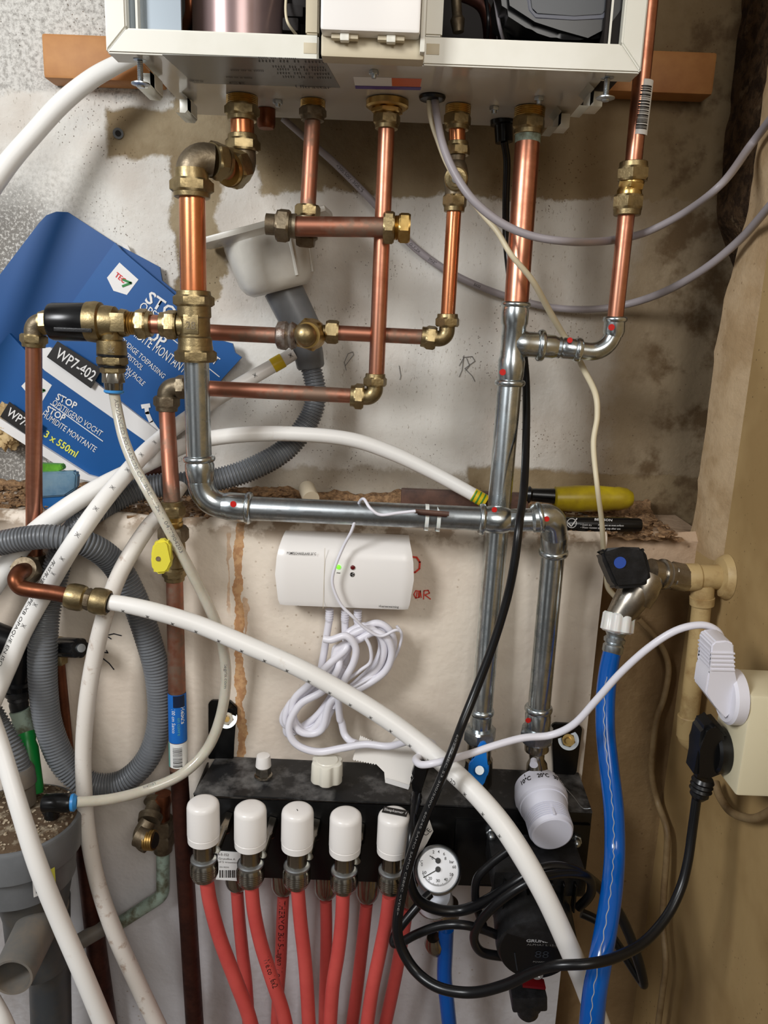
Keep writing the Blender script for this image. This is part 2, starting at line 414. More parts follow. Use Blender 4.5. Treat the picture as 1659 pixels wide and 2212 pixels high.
# ---------------------------------------------------------------- wall materials
class G:
    def __init__(s, name):
        s.m = bpy.data.materials.new(name); s.m.use_nodes = True; MATS[name] = s.m; s.n = s.m.node_tree.nodes; s.l = s.m.node_tree.links
        s.b = s.n['Principled BSDF']; s.b.inputs['Roughness'].default_value = .85; s.b.inputs['Specular IOR Level'].default_value = .25
        g = s.n.new('ShaderNodeNewGeometry'); s.pos = g.outputs['Position']
        x = s.n.new('ShaderNodeSeparateXYZ'); s.l.new(s.pos, x.inputs[0]); s.x, s.y, s.z = x.outputs
    def mt(s, op, a, b=0, clamp=False):
        n = s.n.new('ShaderNodeMath'); n.operation = op; n.use_clamp = clamp
        for i, v in enumerate((a, b)):
            if isinstance(v, (int, float)): n.inputs[i].default_value = v
            else: s.l.new(v, n.inputs[i])
        return n.outputs[0]
    def noise(s, scale, detail=5, rough=.6, st=(1, 1, 1)):
        mp = s.n.new('ShaderNodeMapping'); mp.inputs['Scale'].default_value = st; s.l.new(s.pos, mp.inputs[0])
        n = s.n.new('ShaderNodeTexNoise'); n.inputs['Scale'].default_value = scale; n.inputs['Detail'].default_value = detail; n.inputs['Roughness'].default_value = rough
        s.l.new(mp.outputs[0], n.inputs['Vector']); return n.outputs['Fac']
    def step(s, v, a, b):
        n = s.n.new('ShaderNodeMapRange'); n.interpolation_type = 'SMOOTHSTEP'; n.inputs['From Min'].default_value = a; n.inputs['From Max'].default_value = b
        s.l.new(v, n.inputs['Value']); return n.outputs['Result']
    def area(s, x0, x1, z0, z1, soft=.004, amp=.05, scale=14):
        nz = s.mt('MULTIPLY', s.mt('SUBTRACT', s.noise(scale, 6, .65), .5), amp*2)
        nz2 = s.mt('MULTIPLY', s.mt('SUBTRACT', s.noise(scale*1.13, 6, .65, (1, 1, 1.07)), .5), amp*2)
        X = s.mt('ADD', s.x, nz); Z = s.mt('ADD', s.z, nz2); o = None
        for v, lo, up in ((X, x0, x1), (Z, z0, z1)):
            for q in (s.step(v, lo-soft, lo+soft), s.mt('SUBTRACT', 1, s.step(v, up-soft, up+soft))):
                o = q if o is None else s.mt('MULTIPLY', o, q)
        return o
    def mix(s, a, b, f):
        n = s.n.new('ShaderNodeMix'); n.data_type = 'RGBA'
        for i, v in ((6, a), (7, b)):
            if isinstance(v, tuple): n.inputs[i].default_value = rgb(v)
            else: s.l.new(v, n.inputs[i])
        if isinstance(f, (int, float)): n.inputs[0].default_value = f
        else: s.l.new(f, n.inputs[0])
        return n.outputs[2]
    def mx(s, a, b): return s.mt('MAXIMUM', a, b)
    def specks(s, scale, thr, dens=.5, dscale=9):
        v = s.n.new('ShaderNodeTexVoronoi'); v.inputs['Scale'].default_value = scale; s.l.new(s.pos, v.inputs['Vector'])
        a = s.mt('SUBTRACT', 1, s.step(v.outputs['Distance'], thr*.5, thr)); return s.mt('MULTIPLY', a, s.step(s.noise(dscale, 3), dens, dens+.1))
    def done(s, c, h=None, strength=.5, dist=.004):
        s.l.new(c, s.b.inputs['Base Color'])
        if h is not None:
            u = s.n.new('ShaderNodeBump'); u.inputs['Strength'].default_value = strength; u.inputs['Distance'].default_value = dist
            s.l.new(h, u.inputs['Height']); s.l.new(u.outputs['Normal'], s.b.inputs['Normal'])
        return s.m
def zx(x, y, Y): p = P(x, y, Y); return p.x, p.z
# upper wall: white-washed plaster over tan render
g = G('plaster_upper')
xa, za = zx(300, 342, 0); xb, zb_ = zx(480, 640, 0); xc, _ = zx(375, 500, 0)
paint = g.mix((226, 223, 216), (208, 200, 190), g.step(g.noise(5, 4), .42, .62)); paint = g.mix(paint, (150, 138, 122), g.mt('MULTIPLY', g.step(g.noise(300, 4, .7, (1, 1, .35)), .58, .66), g.mt('MULTIPLY', g.step(g.noise(8, 3), .4, .6), .75)))
tan = g.mix((160, 144, 116), (138, 120, 92), g.step(g.noise(9, 6), .4, .62))
tm = g.mx(g.area(-.37, .40, za, 1.66, amp=.02), g.area(xc, xb, zb_, 1.70, amp=.03, scale=20))
zr = zx(1200, 430, 0)[1]; tm = g.mx(tm, g.area(zx(560, 400, 0)[0], .9, zr, 2.6, amp=.035))
tm = g.mx(tm, g.mt('MULTIPLY', g.area(zx(1330, 700, 0)[0], .9, 1.0, 2.6, soft=.03, amp=.06, scale=8), .85))
tm = g.mx(tm, g.area(zx(1010, 1000, 0)[0], .9, 1.0, zx(1200, 1015, 0)[1], amp=.012, scale=22))
tm = g.mx(tm, g.mt('MULTIPLY', g.area(-.19, .12, 1.0, zx(700, 1010, 0)[1], amp=.02, scale=22), .6))
col = g.mix(paint, tan, tm)
con = g.mix((150, 146, 140), (214, 211, 205), g.step(g.noise(160, 8, .8), .36, .58)); con = g.mix(con, (120, 116, 110), g.mt('MULTIPLY', g.area(-2, zx(120, 500, 0)[0], 1.0, zx(0, 420, 0)[1], soft=.04, amp=.05, scale=7), g.step(g.noise(260, 4, .7), .42, .5)))
cm = g.mx(g.area(-2, zx(330, 100, 0)[0], zx(100, 200, 0)[1], 2.6, amp=.03), g.mt('MULTIPLY', g.area(-2, zx(190, 500, 0)[0], 1.0, zx(0, 360, 0)[1], soft=.06, amp=.08, scale=7), .9))
col = g.mix(col, con, cm)
col = g.mix(col, (122, 100, 70), g.mt('MULTIPLY', g.area(zx(1180, 800, 0)[0], .9, 1.0, 2.5, soft=.10, amp=.05, scale=7), .62))  # browner to the right: stain, with some shade mixed into the colour
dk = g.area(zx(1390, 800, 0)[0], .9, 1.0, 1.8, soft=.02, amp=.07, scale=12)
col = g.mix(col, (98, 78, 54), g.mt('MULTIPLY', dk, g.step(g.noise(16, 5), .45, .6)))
col = g.mix(col, (84, 62, 40), g.mt('MULTIPLY', g.specks(210, .22, .52), .8))
col = g.mix(col, (66, 52, 38), g.mt('MULTIPLY', g.specks(90, .10, .5, 5), .8))
hh = g.mt('ADD', g.mt('MULTIPLY', g.noise(150, 4), .35), g.mt('ADD', g.mt('MULTIPLY', tm, -.35), g.mt('MULTIPLY', g.noise(18, 4), .8)))
g.done(col, hh, .55, .005)
# lower wall: cream/pink gloss paint
g = G('paint_lower'); g.b.inputs['Roughness'].default_value = .5
col = g.mix((228, 216, 200), (216, 202, 186), g.step(g.noise(6, 4), .42, .62))
col = g.mix(col, (206, 204, 206), g.step(g.mt('ADD', g.z, g.mt('MULTIPLY', g.noise(4, 3), .2)), 1.02, .72))  # greyer toward the bottom: shade mixed into the paint colour
def streak(x, w, y0, y1, f):
    X0, Z1 = zx(x, y0, YB); Z0 = zx(x, y1, YB)[1]
    X = g.mt('ADD', g.x, g.mt('MULTIPLY', g.mt('SUBTRACT', g.noise(26, 4, .6, (1, 1, .7)), .5), .022))
    d = g.mt('ABSOLUTE', g.mt('SUBTRACT', X, X0)); ww = g.mt('ADD', g.mt('MULTIPLY', g.noise(50, 3), .009*w), -.0015)
    a = g.mt('GREATER_THAN', ww, d); a = g.mt('MULTIPLY', a, g.step(g.z, Z0-.01, Z0+.01)); return g.mt('MULTIPLY', g.mt('MULTIPLY', a, g.mt('SUBTRACT', 1, g.step(g.z, Z1-.002, Z1+.002))), f)
rust = g.mix((204, 158, 108), (178, 126, 78), g.step(g.noise(120, 3), .4, .6))
for a in ((516, 1.5, 1130, 1660, .9), (494, .75, 1150, 1320, .55), (530, .8, 1290, 1380, .6), (118, .9, 1280, 1330, .6)):
    col = g.mix(col, rust, streak(*a))
dm = g.mt('MULTIPLY', g.step(g.z, 1.14, 1.172), g.step(g.noise(36, 5), .44, .56)); col = g.mix(col, (138, 112, 84), g.mt('MULTIPLY', dm, .8))
lo = g.mt('MULTIPLY', g.mt('SUBTRACT', 1, g.step(g.z, .62, .86)), g.step(g.noise(9, 6, .6, (1, 1, .5)), .5, .66)); col = g.mix(col, (140, 120, 102), g.mt('MULTIPLY', lo, .35))
col = g.mix(col, (150, 124, 96), g.mt('MULTIPLY', g.specks(120, .2, .56), .55))
hh = g.mt('ADD', g.mt('MULTIPLY', g.noise(120, 3), .25), g.mt('MULTIPLY', g.noise(30, 3), .6))
g.done(col, hh, .4, .005)
# right side: painted walls in darkened brown base colours
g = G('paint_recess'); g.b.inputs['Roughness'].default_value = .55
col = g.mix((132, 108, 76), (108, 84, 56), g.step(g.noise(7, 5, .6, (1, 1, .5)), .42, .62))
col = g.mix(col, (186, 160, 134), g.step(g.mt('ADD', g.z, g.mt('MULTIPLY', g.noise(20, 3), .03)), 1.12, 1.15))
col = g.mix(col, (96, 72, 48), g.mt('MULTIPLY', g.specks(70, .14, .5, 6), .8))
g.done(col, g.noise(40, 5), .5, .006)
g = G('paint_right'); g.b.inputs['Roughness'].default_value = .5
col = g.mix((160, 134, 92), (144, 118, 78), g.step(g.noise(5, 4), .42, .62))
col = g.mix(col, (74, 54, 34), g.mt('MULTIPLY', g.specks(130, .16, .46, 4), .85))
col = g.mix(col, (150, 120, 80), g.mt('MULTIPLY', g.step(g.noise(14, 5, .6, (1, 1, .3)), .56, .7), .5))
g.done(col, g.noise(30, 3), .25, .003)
g = G('paint_strip'); g.b.inputs['Roughness'].default_value = .6
col = g.mix((184, 160, 128), (164, 138, 104), g.step(g.noise(12, 5), .42, .62))
col = g.mix(col, (120, 98, 70), g.mt('MULTIPLY', g.specks(90, .16, .5), .6))
g.done(col, g.noise(60, 5), .5, .004)
g = G('brick_dust'); col = g.mix((96, 74, 52), (60, 44, 30), g.step(g.noise(60, 6), .42, .6)); col = g.mix(col, (120, 100, 76), g.step(g.noise(40, 4), .6, .7)); g.done(col, g.noise(90, 6), 1, .012)
g = G('floor_tile'); col = g.mix((120, 108, 96), (98, 88, 78), g.step(g.noise(6, 5), .4, .6)); g.done(col)

def struct(name, bm, m, **k): return obj(name, bm, m, kind='structure', **k)
def grid(x0, x1, z0, z1, nx, nz, f):
    bm = BM(); V = [[bm.verts.new(f(x0+(x1-x0)*i/nx, z0+(z1-z0)*j/nz)) for i in range(nx+1)] for j in range(nz+1)]
    for j in range(nz):
        for i in range(nx): bm.faces.new((V[j][i], V[j][i+1], V[j+1][i+1], V[j+1][i]))
    return bm
from mathutils import noise as mn
def nz(x, y, z, s): return mn.noise(Vector((x*s, y*s, z*s)))
# ---------------------------------------------------------------- the setting
bm = BM(); boxbm(bm, (-.2, .05, 1.3), (2.4, .1, 2.6)); struct('wall_back', bm, 'plaster_upper')
# block with the ledge, rounded uneven front edge
XE = zx(1287, 1400, YB)[0]
def blk(x, t):
    e = .004*nz(x, 0, t, 14)
    if t < 0: return Vector((x, YB+e*.35, ZL-.008+t))
    a = t
    return Vector((x, YB+.010*a*a+e, ZL-.008+.014*math.sin(min(a, 1)*math.pi/2)+e)) if a <= 1 else Vector((x, YB+.012+(a-1)*.05, ZL+.006*nz(x, a, 0, 20)))
bm = BM(); rows = [-1.17, -.8, -.5, -.3, -.2, -.1, -.06, -.03, -.012, 0, .25, .5, .75, 1, 1.3, 1.8, 2.4, 3.2, 4.2]
NX = 160; V = []
for t in rows: V.append([bm.verts.new(blk(-1.4+(XE+1.4)*i/NX, t)) for i in range(NX+1)])
for a, b in zip(V, V[1:]):
    for i in range(NX): bm.faces.new((a[i], a[i+1], b[i+1], b[i]))
w = [bm.verts.new((XE+.012, YR+.01, v.co.z)) for v in (V[j][-1] for j in range(len(V)))]
for j in range(len(rows)-1): bm.faces.new((V[j][-1], w[j], w[j+1], V[j+1][-1]))
struct('wall_lower', bm, 'paint_lower', smooth=60)
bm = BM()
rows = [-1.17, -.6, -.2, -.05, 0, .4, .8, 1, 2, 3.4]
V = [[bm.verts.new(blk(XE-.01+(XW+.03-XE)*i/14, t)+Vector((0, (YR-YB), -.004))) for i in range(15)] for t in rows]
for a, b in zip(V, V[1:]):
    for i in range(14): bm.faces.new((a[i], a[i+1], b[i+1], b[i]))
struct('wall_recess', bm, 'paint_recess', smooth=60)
# right wall with its broken plaster edge
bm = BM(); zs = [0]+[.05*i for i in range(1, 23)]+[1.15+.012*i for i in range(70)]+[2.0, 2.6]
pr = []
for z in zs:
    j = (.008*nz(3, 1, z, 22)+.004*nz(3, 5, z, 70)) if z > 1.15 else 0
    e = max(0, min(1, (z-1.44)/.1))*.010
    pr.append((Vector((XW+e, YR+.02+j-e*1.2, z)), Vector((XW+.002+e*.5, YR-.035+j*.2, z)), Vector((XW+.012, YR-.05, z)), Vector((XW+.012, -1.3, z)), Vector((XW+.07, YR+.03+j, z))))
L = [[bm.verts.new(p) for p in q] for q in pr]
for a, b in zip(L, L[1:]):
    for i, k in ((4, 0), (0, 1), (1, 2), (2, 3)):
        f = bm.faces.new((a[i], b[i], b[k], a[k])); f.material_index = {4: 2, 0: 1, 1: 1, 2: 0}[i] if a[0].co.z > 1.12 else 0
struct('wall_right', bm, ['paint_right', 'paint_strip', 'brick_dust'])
# rough brown masonry in the gap behind the plaster edge
XG = P(1598, 60, 0).x
def gap(a, z):
    k = max(0, min(1, (z-1.45)/.10)); x0 = .47+(XG-.47)*k+.010*nz(1, 2, z, 16); x1 = .47+(XW+.03-.47)*k
    return Vector((x0+(x1-x0)*a+.006*nz(a, 0, z, 30), .002-.115*a-.005*abs(nz(a*3, 0, z, 26)), z))
bm = grid(0, 1, 1.15, 2.6, 8, 200, gap)
struct('wall_reveal', bm, 'brick_dust', smooth=60)
box('floor', -1.4, XW+.1, -2.2, .1, -.05, 0, 'floor_tile', kind='structure')
# ledge rubble
bm = BM()
for i in range(2200):
    x = random.uniform(-.62, .36); q = random.random()
    if x > .0 and random.random() < .45: continue
    y = -.158+.15*q; s = random.uniform(.002, .006)*(1.6 if random.random() < .15 else 1); zc = ZL+.003+s*.3*random.random()
    R = Matrix.Rotation(random.uniform(0, 6), 3, 'Z') @ Matrix.Rotation(random.uniform(-.6, .6), 3, 'X')
    boxbm(bm, (x, y, zc), (s*random.uniform(1, 2.2), s, s*.4), R)
setp(obj('rubble', bm, 'crumb', smooth=0), 'brown crumbs of crumbled render lying along the wall ledge', 'rubble', kind='stuff')
bm = grid(-.62, .365, -.150, -.004, 260, 44, lambda x, y: Vector((x, y, ZL-.002+.012*max(0, nz(x, y, 0, 24)+.1)*min(1, abs(y+.152)/.02)+.005*nz(x, y, 1, 110)+(.012 if y > -.02 else 0))))
setp(obj('debris_bed', bm, 'crumb', smooth=60), 'rough brown layer of dust and crumbled mortar on the ledge', 'debris', kind='stuff')
def chunk(pxy, Y, ax, bx_, c, label, m='crumb'):
    p = P(pxy[0], pxy[1], Y); bm = BM(); ball(bm, Vector((0, 0, 0)), 1, (ax, bx_, c), 56, 30)
    for v in bm.verts: v.co *= 1+.3*nz(v.co.x+p.x, v.co.y, v.co.z, 60)+.35*nz(v.co.x+p.x, v.co.y, v.co.z, 190)
    bmesh.ops.translate(bm, vec=p, verts=bm.verts)
    obj('mortar_chunk', bm, m, label=label, cat='chunk', group=None, smooth=20)
chunk((560, 1066), -.05, .038, .016, .007, 'flaky brown chunk of crumbled mortar on the ledge behind the galvanised elbow')
chunk((12, 915), -.02, .022, .015, .036, 'bulging beige foam lump on the wall at the left picture edge', 'foam')
chunk((720, 1085), -.03, .024, .012, .006, 'low heap of brown grit on the ledge beside the tan wall plug')

# pen marks on the walls
pxstrokes('red_writing', [[(884, 1202), (900, 1204), (907, 1214), (906, 1228), (897, 1236), (884, 1237)]], YB-.001, 4, 'red_pen', label='red pen letter partly hidden by the right edge of the white switch box', cat='writing')
pxstrokes('red_writing', [[(884, 1279), (888, 1284), (884, 1292)], [(908, 1277), (898, 1276), (894, 1284), (898, 1292), (906, 1290), (908, 1276), (910, 1291)], [(901, 1279), (899, 1291)], [(905, 1278), (904, 1290)],
          [(915, 1294), (916, 1276), (925, 1275), (928, 1281), (918, 1285), (930, 1294)]], YB-.001, 2.2, 'red_pen', label='red handwritten letters on cream wall under the single red letter', cat='writing')
pxstrokes('pen_sketch', [[(232, 1372), (246, 1369), (262, 1373)], [(234, 1376), (240, 1380)], [(225, 1409), (233, 1410), (230, 1405)], [(222, 1422), (236, 1433), (246, 1446)]], YB-.001, 2.4, 'black_pen', label='short black pen strokes on wall inside the grey hose loop', cat='writing')
pxstrokes('pencil_scribble', [[(992, 790), (1002, 772), (1020, 770), (1026, 780), (1004, 796), (1020, 812), (1026, 824)], [(1002, 768), (998, 800), (992, 814)], [(1008, 774), (1014, 790), (1006, 800)]], -.001, 1.4, 'print_grey', label='pencil scribble like a letter R on the upper wall', cat='writing')
pxstrokes('pencil_scribble', [[(746, 790), (764, 766), (762, 760), (752, 764), (744, 782), (748, 800)], [(862, 790), (866, 812), (864, 820)]], -.001, 1.2, 'print_grey', label='pencil scratches on the wall left of the tall middle copper pipe', cat='writing')
# wall plug hole
t = thing('wall_plug', 'grey plastic wall plug in a drilled hole left of the boiler', 'wall plug', P(255, 288, 0))
turned('sleeve', (255, 288, -.001), (255, 288, -.004), [(0, 11), (1, 11), (1, 7)], 'pvc_grey', t)
turned('hole', (255, 288, -.0045), (255, 288, -.005), [(0, 6), (1, 5.5)], 'inner_dark', t)
# ---------------------------------------------------------------- wooden batten and boiler
for (x0, x1, ya, yb, lb, nm) in ((88, 245, 70, 166, 'orange-brown wooden batten end sticking out left of the boiler', 0), (1340, 1541, 108, 195, 'orange-brown wooden batten end sticking out right of the boiler', 1)):
    a = P(x0, ya, -.035); b = P(x1, yb, -.035)
    if nm == 0: X0, X1 = a.x, a.x+.14
    else: X0, X1 = b.x-.13, b.x
    zt = P(x0 if nm == 0 else x1, ya if nm == 0 else 112, -.035).z; zb = P(x0 if nm == 0 else x1, 168 if nm == 0 else 205, -.035).z
    box('wooden_batten', X0, X1, -.035, -.0005, zb, zt, 'wood', bev=.004, label=lb, cat='batten', group=None)
YF = -.266; ZB = 1.639; XL, XR = -.272, .221; BL, BR = -.245, .191
bo = thing('boiler', 'white wall-hung boiler without its cover, open front showing dark insides', 'boiler', (-.025, -.16, ZB))
ZT = 2.25
def bx(name, x0, x1, y0, y1, z0, z1, m, p=bo, bev=0, **k): return box(name, x0, x1, y0, y1, z0, z1, m, p, bev, **k)
bx('underside_panel', BL, BR, YF+.004, -.062, ZB, ZB+.002, 'enamel_under')
bx('side_panel', BL, BL+.002, YF+.004, -.062, ZB+.002, ZT, 'enamel')
bx('side_panel', BR-.002, BR, YF+.004, -.062, ZB+.002, ZT, 'enamel')
bx('back_panel', BL+.002, BR-.002, -.064, -.062, ZB+.002, ZT, 'inner_dark')
bx('top_panel', BL, BR, YF+.004, -.062, ZT, ZT+.002, 'enamel')
bx('wall_bracket', BL+.05, BR-.05, -.0615, -.0355, 2.0, 2.06, 'steel')
zrail = P(470, 67, YF).z; zr2 = P(1150, 87, YF).z; xin = P(271, 30, YF).x; xin2 = P(1346, 60, YF).x
xm1, xm2 = P(660, 40, YF).x, P(689, 40, YF).x; xm3, xm4 = P(918, 40, YF).x, P(957, 40, YF).x
# front flange: mitred rails with a rounded return
def rail(poly, m='enamel', dy=.012, nm='front_frame'):
    return obj(nm, prism_w([Vector((x, YF, z)) for x, z in poly], Vector((0, dy, 0)), None, .0015), m, bo, smooth=40)
rail([(XL, ZB), (xm2, ZB), (xm2, zrail), (xin, zrail)])
rail([(XL, ZB+.0005), (xin, zrail+.0005), (xin, ZT-.03), (XL, ZT)])
rail([(xm4-.017, ZB), (XR, ZB), (xin2, zr2), (xm4-.017, zr2)])
rail([(XR, ZB+.0005), (XR, ZT), (xin2, ZT-.03), (xin2, zr2+.0005)])
rail([(XL, ZT), (xin, ZT-.03), (xin2, ZT-.03), (XR, ZT)])
rail([(xm1, zrail+.0005), (xm2, zrail+.0005), (xm2, ZT-.031), (xm1, ZT-.031)], 'enamel_tan')
rail([(xm3, zr2+.0005), (xm4, zr2+.0005), (xm4, ZT-.031), (xm3, ZT-.031)])
for x0, x1 in ((XL+.001, BL-.001), (BR+.001, XR-.001)):
    bx('frame_return', x0, x1, YF+.012, YF+.03, ZB+.001, ZB+.003, 'enamel')
for x, y in ((670, 103), (935, 105)):
    p = P(x, y, YF); bx('punched_slot', p.x-.006, p.x+.006, YF-.0005, YF+.0002, p.z-.005, p.z+.004, 'enamel_tan', bev=.0002)
# centre cover and its chute
xt0, xt1 = P(692, 60, -.298).x, P(908, 60, -.298).x; zt = P(800, 70, -.298).z
bx('centre_cover', xt0, xt1, -.300, -.282, zt, ZT-.05, 'white_plastic', bev=.003)
x0, x1 = P(693, 100, -.284).x, P(917, 100, -.284).x; z0 = P(800, 126, -.284).z
bx('cover_chute', x0, x1, -.284, YF+.002, z0, zt+.004, 'enamel_tan', bev=.003)
for x in (745, 845):
    p = P(x, 82, -.29); bx('clip', p.x-.012, p.x+.012, -.293, -.286, zt-.004, zt+.003, 'enamel_tan', bev=.001)
    bx('clip', p.x-.004, p.x+.004, -.295, -.288, zt-.006, zt+.002, 'enamel', bev=.001)
bx('cover_edge', xt1+.0005, xt1+.005, -.292, YF+.001, zt-.012, ZT-.05, 'enamel', bev=.001)
# insides
bx('inner_panel', BL+.003, P(392, 30, -.25).x, -.252, -.248, ZB+.003, 2.2, 'panel_grey')
bx('stile_backing', BR-.0055, xin2+.006, YF+.0125, YF+.0145, ZB+.004, ZT-.03, 'inner_dark')  # black plate added so the gap beside the stile looks dark
bx('stile_backing', xin-.006, BL+.006, YF+.0125, YF+.0145, ZB+.004, ZT-.03, 'panel_grey')
bx('inner_side', BR-.006, BR-.003, -.262, -.066, ZB+.003, 2.2, 'inner_dark')  # dark sheet added over the white side panel to darken the opening
bx('inner_side', xm2+.001, xm2+.003, -.25, -.066, ZB+.003, 2.2, 'inner_dark')
p = P(513, 30, -.20); bm = BM(); lathe(bm, Vector((p.x, -.19, 1.655)), Vector((p.x, -.19, 2.15)), [(0, .04), (0, .042), (.01, .046), (1, .046)], 48); obj('heat_exchanger', bm, 'vessel', bo)
tube('inner_cable', [(620, -30, -.21), (617, 20, -.22), (622, 50, -.225), (640, 75, -.215)], 3, 'cable_cream', bo)
tube('inner_pipe', [(405, -60, -.19), (412, 20, -.19), (400, 60, -.17)], 12, 'copper_brown', bo)
for x, y in ((640, 30), (650, 10), (630, 60)): 
    p = P(x, y, -.2); bm = BM(); boxbm(bm, p, (.016, .02, .012), None, .002); obj('inner_bracket', bm, 'inner_dark', bo)
turned('inner_valve', (990, 70, -.17), (984, -20, -.17), [(0, 12), (.3, 16), (.4, 11), (.8, 11), (.85, 15), (1, 12)], 'brass_dull', bo)
for i, (a, b, c) in enumerate((((1075, -40), (1085, 30), (1110, 110)), ((1065, -40), (1078, 50), (1095, 110)), ((1045, -20), (1055, 40), (1050, 110)), ((1340, 10), (1310, 70), (1290, 110)), ((1352, 0), (1335, 60), (1322, 110)))):
    tube('inner_cable', [(a[0], a[1], -.2), (b[0], b[1], -.22), (c[0], c[1], -.2)], 4 if i < 3 else 9, 'black_rubber' if i != 1 else 'cable_grey', bo)
tube('inner_pipe', [(930, -30, -.15), (1040, 10, -.15), (1060, 110, -.15)], 14, 'copper_stain', bo)
# control unit behind the right opening
c = plate('control_unit', [(1078, -60), (1088, 22), (1150, 62), (1205, 80), (1270, 82), (1320, 74), (1360, 20), (1372, -60)], -.26+.006, .08, 'black_plastic', bo, bev=.006)
plate('screen', [(1138, -60), (1148, 18), (1160, 30), (1240, 34), (1300, 32), (1314, 18), (1322, -60)], -.2555, .002, 'screen_grey', c, bev=.0007)
plate('screen_bezel', [(1130, -62), (1142, 22), (1156, 39), (1240, 43), (1304, 41), (1322, 22), (1330, -62)], -.2548, .002, 'bezel_grey', c, bev=.0007)
bx('control_base', P(1090, 80, -.2).x, P(1330, 80, -.2).x, -.235, -.12, ZB+.003, ZB+.022, 'inner_dark', bev=.004)
# underside labels
def under(poly, m, nm, p=bo, dz=0, sub=None): 
    return obj(nm, prism_w([PZ(x, y, ZB-.0004-dz) for x, y in poly], Vector((0, 0, .0003))), m, p, smooth=0)
pl = under([(350, 118), (700, 128), (735, 190), (418, 180)], 'label_grey', 'rating_plate')
def utext(body, x0, y0, x1, y1, h, m='print_black', p=pl):
    A, B = PZ(x0, y0, ZB-.0009), PZ(x1, y1, ZB-.0009)
    text(body, A, B, h, m, p, normal=Vector((0, 0, -1)), lift=.0001)
for i, (a, b, y) in enumerate(((560, 640, 126), (500, 570, 153), (590, 700, 146), (600, 705, 152), (490, 545, 168), (600, 712, 160), (612, 716, 168), (560, 700, 134))):
    utext('IIIII III II IIIIII', a, y, b, y+2, .004)
utext('Ultrastar', 640, 190, 716, 192, .008)
utext('CE', 496, 181, 530, 182, .006)
utext('000 00 00', 410, 176, 440, 178, .005)
st = under([(763, 166), (911, 170), (908, 195), (768, 192)], 'label_white', 'sticker')
under([(846, 169), (911, 171), (908, 188), (847, 186)], 'label_orange', 'sticker_block', st, .0003)
under([(767, 186), (910, 189), (908, 195), (768, 192)], 'label_purple', 'sticker_band', st, .0005)
for x in (600, 1068, 808, 1165):
    y = {600: 216, 1068: 230, 808: 152, 1165: 209}[x]; p = PZ(x, y, ZB); s = sz(1, p)
    bm = BM(); lathe(bm, p, p+Vector((0, 0, -.004)), nutprof(11*s), 36); lathe(bm, p+Vector((0, 0, -.004)), p+Vector((0, 0, -.007)), [(0, 6*s), (1, 5*s)], 16); obj('panel_nut', bm, 'steel', bo, smooth=25)
for (x, y, y2) in ((302, 122, 186), (1313, 157, 216)):
    p = P(x, y, YF+.018); q = P(x-1, y2, YF+.018); p.x = min(max(p.x, XL+.004), XR-.004); s = sz(1, p); bm = BM()
    p.z = ZB+.001; q = Vector((p.x, p.y, q.z))
    lathe(bm, p, q, [(0, 14*s), (.05, 14*s), (.08, 5*s)]+[(.1+.8*i/24, (5.5 if i % 2 else 6.5)*s) for i in range(25)]+[(.9, 20*s), (.95, 20*s), (1, 9*s), (1.06, 8*s)], 28)
    obj('fixing_bolt', bm, 'steel', bo, smooth=25)
# J-shaped clips folded from the side panels
for side, xs in ((-1, ((322, 150), (374, 207))), (1, ((1318, 190), (1262, 240)))):
    for x, y in xs:
        z = ZB-.004; p = PZ(x, y, z); p.x = (BL+.004 if side < 0 else BR-.004)+(-side)*(.014 if y in (207, 240) else 0); r = .0095
        prof = [(-.013, -.016), (-.003, -.0165), (0, -.013), (0, -.001), (-.006, .004)]
        bm = BM(); V = []
        for yy in (p.y, p.y+.042):
            V.append([bm.verts.new((p.x-side*0+(a*(1 if side < 0 else -1)*-1 if side > 0 else a), yy, z+b)) for a, b in prof])
        for i in range(len(prof)-1): bm.faces.new((V[0][i], V[0][i+1], V[1][i+1], V[1][i]))
        bmesh.ops.solidify(bm, geom=bm.faces[:], thickness=.0012)
        sg = 1 if side < 0 else -1
        boxbm(bm, (p.x-sg*.006, p.y+.028, z-.006), (.013, .028, .014), None, .001)
        obj('rail_clip', bm, 'enamel', bo, smooth=60)
turned('cable_grommet', PZ(934, 207, ZB), PZ(934, 207, ZB)+Vector((0, 0, -.005)), [(0, 28), (.3, 29), (.8, 27), (1, 20)], 'black_rubber', bo)
g1 = PZ(1087, 262, ZB+0)
t = turned('cable_gland', (1087, 252, -.085), (1089, 308, -.085), [(0, 28), (.3, 28), (.34, 20), (1, 19)], 'black_plastic', bo)

# ---------------------------------------------------------------- brass unions under the boiler
YC = -.145
def union(x, ytop, ybot, r, label, rt=None, m='brass', flange=0):
    a = PZ(x, ytop, ZB)-Vector((0, 0, .0005)); Y = a.y; b = P(x, ybot, Y); b.x = a.x
    t = thing('pipe_union', label, 'union', b); L = (b-a)
    rt = rt or r*.9
    if flange:
        q = a+L*.28; turned('flange', a, q, [(0, flange*.94), (.1, flange), (.8, flange), (1, flange*.9)], 'brass_bright', t)
        c = a+L*.46; nutm = nut(t, q, c, r*1.15, 'brass_bright', 'hex_body')
    else:
        c = a+L*.36; thread(t, a, c, rt, 'brass_bright', 5)
    nut(t, c, b, r, m, collar=1)
    return Y, b
yA, bA = union(523, 207, 262, 38, 'large brass union under the boiler left end, above the double elbow')
yD, bD = union(676, 216, 262, 30, 'brass union with whitish crust, second from left under the boiler', m='brass_dull')
yE, bE = union(837, 216, 280, 30, 'brass union with a wide round flange under the boiler middle', flange=46)
yG, bG = union(990, 227, 282, 31, 'brass union under the boiler, right of the black cable grommet')
yC, bC = union(1145, 232, 292, 37, 'large brass union under the boiler right end with green verdigris at its foot')
